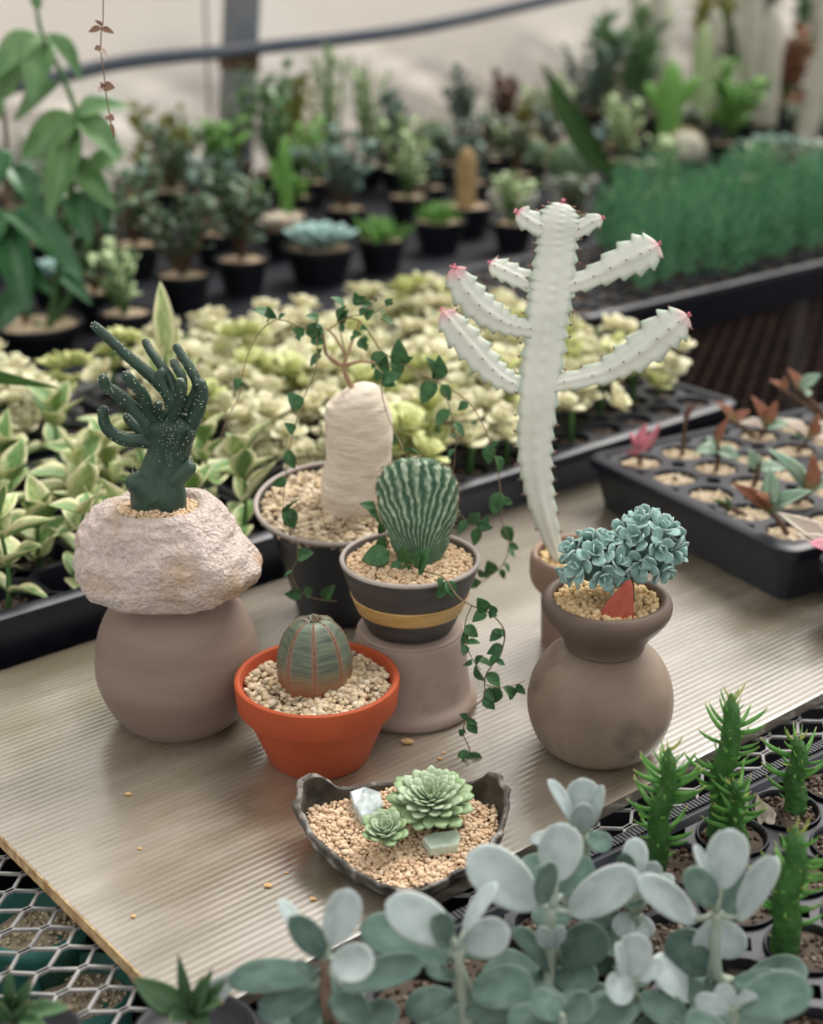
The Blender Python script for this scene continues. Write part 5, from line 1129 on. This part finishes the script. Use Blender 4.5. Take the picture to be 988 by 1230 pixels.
# ------------------------------------------------------------------ plants on the bench by the wall
gb = random.Random(77)
ZB = Z0+ZM
def benchpt(px, py):
    q = P(px, py, ZM); return V((q.x, q.y, ZB))
def potpart(root, c, r_, h, mt='potblack'):
    mb = MB(); mb.lathe([(r_*.72, 0), (r_*.96, h-.008), (r_*1.05, h-.007), (r_*1.05, h), (r_*.97, h), (r_*.92, h-.006), (0, h-.006)], c, 28, True, False); build('pot', mb, M[mt], root, auto=40)
    inst('soil', get_soil(round(r_*.9, 3), 'gravel_mix'), Matrix.Translation(c+V((0, 0, h-.005))), root)
    return c+V((0, 0, h-.004))
LO = dict(nu=5, nw=3)
def bush(root, c, hgt, wid, n, mk, L0=.022, shape='obov', stems=4, wf=.7, elo=.0):
    sm = MB(); mb = MB(); hgt *= 1.45; wid *= 1.9; n = int(n*2.1); stems += 3; L0 *= 1.25
    for k in range(stems):
        t = gb.uniform(0, 6.28); tp = c+V((math.cos(t)*wid*gb.uniform(.1, .55), math.sin(t)*wid*gb.uniform(.1, .55), hgt*gb.uniform(.65, 1)))
        sm.tube([c, (c+tp)/2+V((gb.gauss(0, .004), gb.gauss(0, .004), 0)), tp], [.0030, .0024, .0015], 6)
        for q in range(n//stems):
            f = .25+.75*q/(n/stems); p = c+(tp-c)*f; a = q*2.4+gb.random(); e = gb.uniform(elo, .9); d_ = V((math.cos(a)*math.cos(e), math.sin(a)*math.cos(e), math.sin(e))); L_ = L0*gb.uniform(.7, 1.25)
            mb.leaf(p, p+d_*L_, L_*wf, V((-d_.x*d_.z, -d_.y*d_.z, 1-d_.z*d_.z+.1)), shape, bend=.1, cup=.1, th=.05, **LO)
    build('stems', sm, M['stembrown' if mk in ('darkleaf', 'plum', 'tealleaf') else 'greenstem'], root); build('foliage', mb, M[mk], root)
def flatrosette(root, c, Rr, n, mk, wf=.6, lo=.05):
    mb = MB()
    for k in range(n):
        f = (k+1)/n; t = k*2.4; e = 1.3-(1.3-lo)*f; L_ = Rr*(.3+.7*f); d_ = V((math.cos(t)*math.cos(e), math.sin(t)*math.cos(e), math.sin(e))); mb.leaf(c, c+d_*L_, L_*wf, V((-math.cos(t)*math.sin(e), -math.sin(t)*math.sin(e), math.cos(e))), 'obov', bend=.2, cup=.1, th=.06, **LO)
    build('leaf_rosette', mb, M[mk], root)
def column(root, c, hgt, rad, mk, ribs=8, lean=(0, 0), spines=False, arms=0):
    def one(b, t_, r0, nm):
        pts = [b+(t_-b)*(i/14) for i in range(15)]; rr_ = [r0*(1 if i < 11 else (.95, .82, .6, .25)[i-11]) for i in range(15)]
        mb = MB(); mb.tube(pts, rr_, 32, prof=lambda s, t: 1+.12*math.cos(ribs*t)); o = build(nm, mb, M[mk], root)
        if spines:
            m2 = MB()
            for k in range(int(hgt*900)):
                i = gb.randint(0, 13); a = gb.uniform(0, 6.28); d_ = V((math.cos(a), math.sin(a), gb.gauss(0, .3))); p = pts[i]+(pts[i+1]-pts[i])*gb.random()+d_*rr_[i]; m2.tube([p, p+d_*.006], [.0006, .0002], 3)
            build('spines', m2, M['spine'], o, kind='stuff')
    top = c+V((lean[0], lean[1], hgt)); one(c, top, rad, 'column')
    for k in range(arms):
        a = gb.uniform(0, 6.28); b = c+(top-c)*gb.uniform(.15, .45); one(b, b+V((math.cos(a)*rad*2.4, math.sin(a)*rad*2.4, hgt*.42)), rad*.6, 'arm')
def ball(root, c, rad, mk, ribs=14):
    mb = MB(); rr_ = []
    for i in range(17):
        a = -.9+(math.pi/2+.9)*i/16; rr_.append([c+V((rad*math.cos(a)*(1+.07*math.cos(ribs*t))*math.cos(t), rad*math.cos(a)*(1+.07*math.cos(ribs*t))*math.sin(t), rad*.95*(math.sin(a)+.70))) for t in [2*math.pi*j/56 for j in range(56)]])
    mb.rings(rr_); o = build('ball_stem', mb, M[mk], root); m2 = MB()
    for k in range(260):
        i = gb.randint(2, 16); j = gb.choice(range(0, 56, 4)); p = rr_[i][j]; d_ = (p-c-V((0, 0, rad*.6))).normalized()+V((gb.gauss(0, .4), gb.gauss(0, .4), gb.gauss(0, .4))); m2.tube([p, p+d_*.006], [.0006, .0002], 3)
    build('spines', m2, M['spine'], o, kind='stuff')
def tuft(root, c, hgt, n, mk, wid=.02):
    mb = MB()
    for k in range(n):
        a = gb.uniform(0, 6.28); d_ = V((math.cos(a)*gb.uniform(.1, .9), math.sin(a)*gb.uniform(.1, .9), 1)).normalized()*hgt*gb.uniform(.6, 1.1); p = c+V((gb.gauss(0, wid*.3), gb.gauss(0, wid*.3), 0)); mb.leaf(p, p+d_, hgt*.16, V((d_.y, -d_.x, .3)), 'lance', bend=-.1, cup=.1, th=.03, **LO)
    build('foliage', mb, M[mk], root)
def potted(px, py, kind, lab, r_=.036, h=.05, pm='potblack', cat='potted plant', **kw):
    c = benchpt(px, py); root = thing('potted_'+{'bush': 'shrub', 'ros': 'rosette', 'col': 'cactus', 'ball': 'cactus', 'tuft': 'plant'}[kind], lab, cat, c); t_ = potpart(root, c, r_, h, pm)
    {'bush': bush, 'ros': flatrosette, 'col': column, 'ball': ball, 'tuft': tuft}[kind](root, t_, **kw)
D = 'darkleaf'
potted(118, 392, 'bush', 'dark leafy shrub in a black pot right behind the cream rosettes', hgt=.09, wid=.07, n=46, mk=D)
potted(222, 372, 'bush', 'dark leafy shrub between two others behind the tall cream leaf', hgt=.085, wid=.07, n=46, mk=D)
potted(292, 352, 'bush', 'wide dark shrub with pale leaf edges beside the blue rosette', hgt=.10, wid=.08, n=56, mk=D)
potted(384, 338, 'ros', 'wide pale blue-green rosette in a black pot behind the cream rosettes', r_=.050, h=.052, cat='potted succulent', Rr=.062, n=44, mk='echev', lo=.15)
potted(458, 326, 'tuft', 'fresh green grassy tuft in a black pot beside the blue rosette', hgt=.042, n=60, mk='grass', wid=.05)
potted(527, 302, 'tuft', 'low bright green tuft in a shallow black pot', r_=.04, hgt=.035, n=46, mk='grass', wid=.05)
potted(60, 330, 'bush', 'dark shrub hidden behind the broad-leaved plant', hgt=.08, wid=.07, n=40, mk=D)
potted(165, 332, 'bush', 'small dark shrub with rounded leaves before the yellow-leaved plant', hgt=.085, wid=.06, n=40, mk=D)
potted(262, 318, 'bush', 'dark shrub with paler top leaves in front of the post', hgt=.08, wid=.07, n=44, mk='tealleaf')
potted(345, 292, 'col', 'slim pair of green columnar cacti behind the wide dark shrub', cat='potted cactus', hgt=.12, rad=.010, mk='grass', ribs=5, arms=3)
potted(415, 285, 'bush', 'dark jade shrub with thick leaves behind the blue rosette', hgt=.085, wid=.07, n=40, mk='tealleaf')
potted(490, 270, 'bush', 'pale green stacked-leaf succulent beside the golden column', cat='potted succulent', hgt=.10, wid=.06, n=46, mk='jade', L0=.018)
potted(559, 282, 'col', 'golden spiny column cactus in a black pot', cat='potted cactus', r_=.045, hgt=.095, rad=.014, mk='golden', ribs=9, arms=0, spines=True)
potted(615, 268, 'ros', 'pale grey-green flat rosette in a white pot', pm='whitepot', cat='potted succulent', r_=.04, Rr=.045, n=26, mk='jade')
potted(684, 246, 'ball', 'round green ball cactus in a pale pot', pm='whitepot', cat='potted cactus', r_=.045, rad=.042, mk='ballgreen')
potted(638, 226, 'ball', 'small spiny ball cactus behind the flat pale rosette', cat='potted cactus', rad=.030, mk='ballgreen')
potted(523, 208, 'ball', 'dark ball cactus standing before the film wall', cat='potted cactus', rad=.036, mk='ballgreen')
potted(265, 250, 'bush', 'bright green leafy plant in front of the grey post', hgt=.09, wid=.06, n=36, mk='grass', L0=.026)
potted(330, 240, 'bush', 'tall green shrub just right of the grey post', hgt=.14, wid=.07, n=56, mk='bigleaf', L0=.024)
potted(206, 262, 'bush', 'low dark shrub before the grey post foot', hgt=.075, wid=.07, n=40, mk=D)
potted(398, 232, 'bush', 'tall pale stacked-leaf succulent with upright stems', cat='potted succulent', hgt=.16, wid=.05, n=70, mk='jade', L0=.016, stems=5)
potted(440, 226, 'bush', 'pale upright succulent next to the tallest stacked one', cat='potted succulent', hgt=.15, wid=.06, n=64, mk='jade', L0=.016, stems=5)
potted(478, 232, 'bush', 'dark green bushy succulent beside pale upright ones', hgt=.10, wid=.06, n=44, mk='tealleaf')
potted(372, 250, 'bush', 'small green shrub below the pale upright succulents', hgt=.07, wid=.06, n=40, mk='grass', L0=.018)
potted(558, 196, 'bush', 'teal dark shrub in a black pot before the film wall', hgt=.10, wid=.06, n=44, mk='tealleaf')
potted(604, 192, 'bush', 'dark plum-leaved succulent before the film wall', hgt=.09, wid=.07, n=44, mk='plum')
potted(655, 186, 'bush', 'grey-green shrub beside the plum-leaved succulent', hgt=.09, wid=.07, n=44, mk='jade')
potted(745, 222, 'bush', 'grey-green shrub before the feathery seedlings', hgt=.08, wid=.06, n=44, mk='jade')
potted(700, 180, 'bush', 'teal shrub behind the long strap leaf', hgt=.13, wid=.08, n=60, mk='tealleaf')
potted(760, 172, 'bush', 'broad green shrub between woolly columns', hgt=.16, wid=.09, n=70, mk='bigleaf', L0=.03)
potted(800, 205, 'col', 'green ribbed column cactus behind the feathery seedlings', cat='potted cactus', hgt=.17, rad=.022, mk='grass', ribs=7, arms=2)
potted(782, 165, 'col', 'woolly white column cactus near the film wall', cat='potted cactus', hgt=.30, rad=.019, mk='woolly', ribs=12)
potted(836, 176, 'col', 'slim pale green column cactus among woolly ones', cat='potted cactus', hgt=.22, rad=.019, mk='jade', ribs=8, arms=1)
potted(868, 200, 'bush', 'bright green shrub below the woolly columns', hgt=.12, wid=.08, n=60, mk='grass', L0=.028)
potted(893, 165, 'col', 'tallest woolly white column with side arms', cat='potted cactus', hgt=.36, rad=.020, mk='woolly', ribs=12, arms=2)
potted(938, 150, 'bush', 'leafy plant in a faded terracotta pot', pm='terra_far', r_=.05, h=.07, hgt=.10, wid=.08, n=40, mk='bigleaf')
potted(962, 200, 'col', 'leaning woolly white column above the dark rosettes', cat='potted cactus', hgt=.32, rad=.021, mk='woolly', ribs=12, lean=(.05, .0), arms=1)
potted(928, 225, 'ros', 'dark green glossy rosette behind the feathery seedlings', r_=.05, cat='potted succulent', Rr=.09, n=34, mk='tealleaf', lo=.2)
potted(985, 232, 'ros', 'dark rosette with broad leaves next to the glossy one', r_=.05, cat='potted succulent', Rr=.09, n=34, mk=D, lo=.2)
potted(860, 140, 'bush', 'tall green shrub far back between the columns', hgt=.22, wid=.10, n=80, mk='bigleaf', L0=.034)
potted(985, 150, 'col', 'thin woolly column leaning over the dark rosettes', cat='potted cactus', hgt=.32, rad=.018, mk='woolly', ribs=12, lean=(-.04, 0))
potted(728, 128, 'bush', 'yellowish bushy plant by the film wall', hgt=.16, wid=.10, n=70, mk='moss', L0=.03)
potted(640, 140, 'tuft', 'thin green tuft by the film wall', hgt=.09, n=30, mk='grass')
potted(820, 120, 'bush', 'far olive shrub by the film wall', hgt=.20, wid=.12, n=80, mk='moss', L0=.034)
potted(930, 105, 'bush', 'far green shrub behind the terracotta pot', hgt=.22, wid=.12, n=80, mk='jade', L0=.034)

potted(915, 178, 'col', 'woolly white column with one arm beside the tallest one', cat='potted cactus', hgt=.26, rad=.024, mk='woolly', ribs=12, arms=1)
potted(848, 158, 'col', 'short woolly white column beside the slim green one', cat='potted cactus', hgt=.24, rad=.022, mk='woolly', ribs=12, arms=1)
potted(820, 222, 'ball', 'white spiny ball cactus right behind the feathery seedlings', cat='potted cactus', rad=.035, mk='woolly')
for (u_, v_, hg, mk, lab) in ((2.58, 2.41, .16, 'bigleaf', 'tall green shrub before the film wall behind the strap leaf'), (2.76, 2.40, .20, 'jade', 'tall pale shrub before the film wall behind the woolly columns'), (2.96, 2.40, .22, 'moss', 'tall olive shrub before the film wall behind the woolly columns'), (3.14, 2.40, .24, 'tealleaf', 'tall blue-green shrub before the film wall'), (3.32, 2.40, .26, 'bigleaf', 'tallest green shrub towards the far bench end'), (3.42, 2.24, .22, 'jade', 'tall pale shrub towards the far bench end'), (3.05, 2.24, .12, 'rust', 'reddish shrub among the woolly columns'), (3.30, 2.08, .18, 'darkleaf', 'tall dark shrub among the woolly columns')):
    p = W(u_, v_, ZM); root = thing('potted_tall_shrub', lab, 'potted plant', p); t_ = potpart(root, p, .045, .07); bush(root, t_, hg, .07, 60, mk, L0=.030)
# smaller pots crowding the same bench
taken = [tuple(benchpt(*q))[:2] for q in ((46, 420), (20, 400), (80, 400), (170, 278), (78, 300), (742, 262))]+[(o.location.x, o.location.y) for o in COL.objects if o.name.startswith('potted_')]
named = list(taken)
kinds = (('bush', 'darkleaf', 'small dark leafy succulent in a black pot crowding the wall bench', 'dark succulents crowding the wall bench'), ('bush', 'jade', 'small pale green succulent in a black pot crowding the wall bench', 'pale succulents crowding the wall bench'), ('bush', 'tealleaf', 'small blue-green succulent in a black pot crowding the wall bench', 'blue-green succulents crowding the wall bench'), ('ros', 'echev', 'small pale blue rosette in a black pot crowding the wall bench', 'blue rosettes crowding the wall bench'), ('tuft', 'grass', 'small fresh green tuft in a black pot crowding the wall bench', 'green tufts crowding the wall bench'), ('ros', 'palepink', 'small pale rosy rosette in a black pot crowding the wall bench', 'rosy rosettes crowding the wall bench'))
uu = 0.02
while uu < 4.6:
    for vv in (1.56, 1.66, 1.77, 1.88, 1.99, 2.10, 2.21, 2.32, 2.42):
        p = W(uu+gb.uniform(-.03, .03), vv+gb.uniform(-.03, .03), ZM)
        if p.y < .2 or abs(p.x) > p.y*.34+.42: continue
        if vv < 1.60 and 1.15 < uu < 2.1: continue
        if min(((p.x-a)**2+(p.y-b)**2)**.5 for a, b in taken) < .082: continue
        if min(((p.x-a)**2+(p.y-b)**2)**.5 for a, b in named) < .105: continue
        if p.y < 1.95 and -.30 < p.x < .05 and vv < 1.72: continue
        taken.append((p.x, p.y)); kd, mk, lab, grp = gb.choices(kinds, (5, 3, 4, 2, 2, 2))[0]
        root = thing('potted_succulent', lab, 'potted succulent', p, grp); t_ = potpart(root, p, .032, .045)
        if kd == 'bush': bush(root, t_, gb.uniform(.04, .08), .04, 26, mk, L0=.018)
        elif kd == 'ros': flatrosette(root, t_, .045, 26, mk, lo=.2)
        else: tuft(root, t_, .05, 34, mk, .04)
    uu += .105

# plant with one long strap leaf
c = benchpt(742, 262); root = thing('strap_leaf_plant', 'plant with one long bright green strap leaf arching to the wall', 'potted plant', c); t_ = potpart(root, c, .034, .045)
m = leaf_mesh('strap_leaf', M['greenstem'], 'lance', bend=.05, cup=.05, th=.015, fold=.15, nu=12, nw=4)
for (bx, by, tx, ty, w, dy) in ((738, 215, 650, 72, 30, .02), (738, 218, 744, 190, 12, 0), (738, 215, 722, 196, 12, 0)):
    A = Q(bx, by, c.y); inst('strap_leaf', m, leaf_matrix(A, Q(tx, ty, c.y+dy), pxm(w, A), V((-.4, -1, .2))), root)
mb = MB(); mb.tube([t_, (t_+Q(738, 215, c.y))/2, Q(738, 215, c.y)], .005, 8); build('stem', mb, M['greenstem'], root)

# broad-leaved plant at the bench's near end
c = benchpt(46, 420); root = thing('broad_leaf_plant', 'large glossy broad-leaved plant in a black pot beside the cream rosettes', 'potted plant', c); t_ = potpart(root, c, .055, .035)
Yb = c.y; BL = [leaf_mesh('broad_leaf', M[k], 'ovate', bend=b_, cup=.05, th=.012, fold=.14, nu=12, nw=6) for k, b_ in (('bigleaf', -.12), ('bigleafd', -.18), ('bigleaf', .08))]
stems = [[(58, 395), (70, 330), (84, 240), (88, 190), (92, 140), (72, 85), (50, 40), (44, 8)], [(34, 395), (20, 330), (8, 250), (8, 170), (0, 110)], [(60, 395), (95, 330), (112, 260), (108, 200)]]
for k, pl in enumerate(stems):
    pts = crom([t_]+[Q(x, y, Yb-.01+.015*k) for x, y in pl], 4); n_ = len(pts); mb = MB(); mb.tube(pts, [.0055-.0035*i/n_ for i in range(n_)], 8); build('stem', mb, M['kalbrown' if k == 1 else 'greenstem'], root)
for (bx, by, tx, ty, w, dy, k, f) in ((50, 44, -14, 92, 46, -.03, 0, 'u'), (52, 48, 36, 118, 42, -.05, 0, 'c'), (54, 42, 104, 96, 32, .02, 0, 'u'), (46, 12, 40, -20, 14, 0, 2, 'c'), (90, 138, 22, 192, 44, -.03, 0, 'c'), (92, 142, 148, 190, 40, -.02, 0, 'u'), (90, 150, 58, 268, 40, -.05, 2, 'c'), (92, 140, 158, 122, 34, .03, 0, 'u'), (10, 256, 100, 322, 50, -.06, 1, 'u'), (8, 262, 32, 374, 48, -.07, 1, 'c'), (6, 252, -40, 320, 46, -.05, 1, 'u'), (86, 192, 138, 250, 36, -.04, 0, 'c'), (86, 196, 48, 236, 36, -.02, 2, 'u'), (108, 205, 130, 280, 30, -.02, 1, 'c'), (84, 230, 108, 290, 32, -.04, 1, 'c'), (4, 120, 30, 50, 30, .02, 2, 'c'), (4, 118, -30, 170, 34, -.02, 0, 'u'), (92, 200, 60, 150, 28, .03, 2, 'c'), (110, 208, 150, 175, 30, .02, 0, 'u'), (12, 200, 52, 250, 38, -.03, 1, 'u'), (10, 180, -24, 240, 36, -.04, 1, 'u'), (72, 100, 20, 150, 30, 0, 2, 'u'), (10, 300, 60, 350, 34, -.05, 1, 'c'), (70, 330, 110, 360, 24, -.03, 1, 'u'), (26, 350, -10, 400, 34, -.04, 1, 'c')):
    A = Q(bx, by, Yb); B = Q(tx, ty, Yb+dy); inst('leaf', BL[k], leaf_matrix(A, B, pxm(w, A), V((.2, -.6, .9)) if f == 'u' else V((.15, -1, .35))), root)
c = benchpt(170, 278); root = thing('yellow_leaf_plant', 'small plant with one big yellow leaf behind the broad-leaved plant', 'potted plant', c); t_ = potpart(root, c, .03, .04)
m = leaf_mesh('yellow_leaf', M['yleaf'], 'ovate', bend=-.1, cup=.08, th=.015, fold=.1)
A = Q(168, 225, c.y); mb = MB(); mb.tube([t_, A], .003, 6); build('stem', mb, M['greenstem'], root)
for (tx, ty, w) in ((166, 272, 34), (150, 205, 20), (182, 215, 16)): inst('leaf', m, leaf_matrix(A, Q(tx, ty, c.y-.02), pxm(w, A), V((.1, -1, .3))), root)
c = benchpt(78, 300); mb = MB(); root = thing('orange_leaf_plant', 'withered orange-leaved plant behind the broad glossy leaves', 'potted plant', c); t_ = potpart(root, c, .03, .04); tuft(root, t_, .07, 14, 'golden')
# dark strap leaf poking in over the variegated tray
b0 = W(.13, 1.20, ZM+.001); root = thing('long_leaf_plant', 'plant with a long narrow dark green leaf over the variegated tray', 'potted plant', b0); t_ = potpart(root, b0, .03, .05)
A = b0+V((.01, 0, .20)); mb = MB(); mb.tube([t_, (t_+A)/2, A], .0035, 8); build('stem', mb, M['greenstem'], root)
inst('leaf', leaf_mesh('leaf', M['greenstem'], 'lance', bend=-.02, cup=.05, th=.01, fold=.1), leaf_matrix(A, Q(72, 457, 1.10), .016, V((0, -.5, 1))), root)

# weeds along the foot of the film wall
for k, (px, py, w, h_, lab) in enumerate(((200, 176, .08, .15, 'olive weeds growing left of the grey post at the wall foot'), (352, 165, .07, .17, 'olive weeds growing right of the grey post at the wall foot'), (735, 110, .12, .16, 'olive weeds at the wall foot behind the strap leaf'), (620, 90, .05, .07, 'thin olive weed clump below the water pipe'))):
    c = WV(px, py, 2.50); cz = V((c.x, c.y, 0.0)); mb = MB(); g = random.Random(k)
    root = thing('olive_shrub', lab, 'shrub', cz); hh = Z0+.03
    sm = MB()
    for q in range(14):
        p0 = cz+UD*g.gauss(0, w*.35); p1 = p0+UD*g.gauss(0, .02)+V((0, 0, hh+h_*g.uniform(.4, 1.0))); sm.tube([p0, (p0+p1)/2, p1], [.003, .0025, .001], 5)
        for z in range(26):
            p = p0+(p1-p0)*(.55+.45*z/26); a = g.uniform(0, 6.28); d_ = V((math.cos(a), math.sin(a)*.6, .5)).normalized()*g.uniform(.02, .035); mb.leaf(p, p+d_, .014, V((0, -1, .5)), 'ovate', bend=.1, cup=.1, th=.03, nu=4, nw=2)
    build('stems', sm, M['greenstem'], root); build('foliage', mb, M['moss'], root)

# dry strand of heart-shaped leaves hanging from above
YH = 0.985
pl = [(123, -700), (123, -300), (124, 0), (122, 30), (121, 60), (125, 90), (127, 110), (131, 135), (137, 166)]
pts = crom([Q(x, y, YH) for x, y in pl], 6); root = thing('hanging_strand', 'dry brown strand of small heart-shaped leaves hanging from above', 'hanging plant', pts[-1])
mb = MB(); mb.tube(pts, [pxm(.75, pts[-1])]*len(pts), 6); build('strand', mb, M['dryleaf'], root)
m = leaf_mesh('leaf', M['dryleaf'], 'ovate', bend=.1, cup=.1, th=.06, fold=.1); m3 = leaf_mesh('leaf', M['palepink'], 'ovate', bend=.1, cup=.1, th=.06, fold=.1)
for (bx, by, tx, ty, w, k) in ((121, 33, 106, 39, 8, 0), (122, 34, 138, 41, 8, 0), (122, 30, 113, 24, 5, 0), (121, 57, 113, 60, 8, 0), (121, 58, 130, 69, 7, 1), (121, 58, 122, 66, 6, 1), (124, 103, 118, 112, 7, 1), (124, 104, 139, 106, 13, 0), (125, 106, 120, 98, 6, 0), (130, 140, 138, 145, 9, 0), (131, 141, 126, 143, 6, 0), (133, 148, 138, 166, 5, 0), (124, -60, 110, -52, 9, 0), (124, -60, 138, -54, 9, 0), (124, -130, 110, -124, 9, 0), (124, -130, 138, -122, 9, 0)):
    A = Q(bx, by, YH); inst('leaf', m3 if k else m, leaf_matrix(A, Q(tx, ty, YH-.003), pxm(w, A), V((.2, -1, .4))), root)
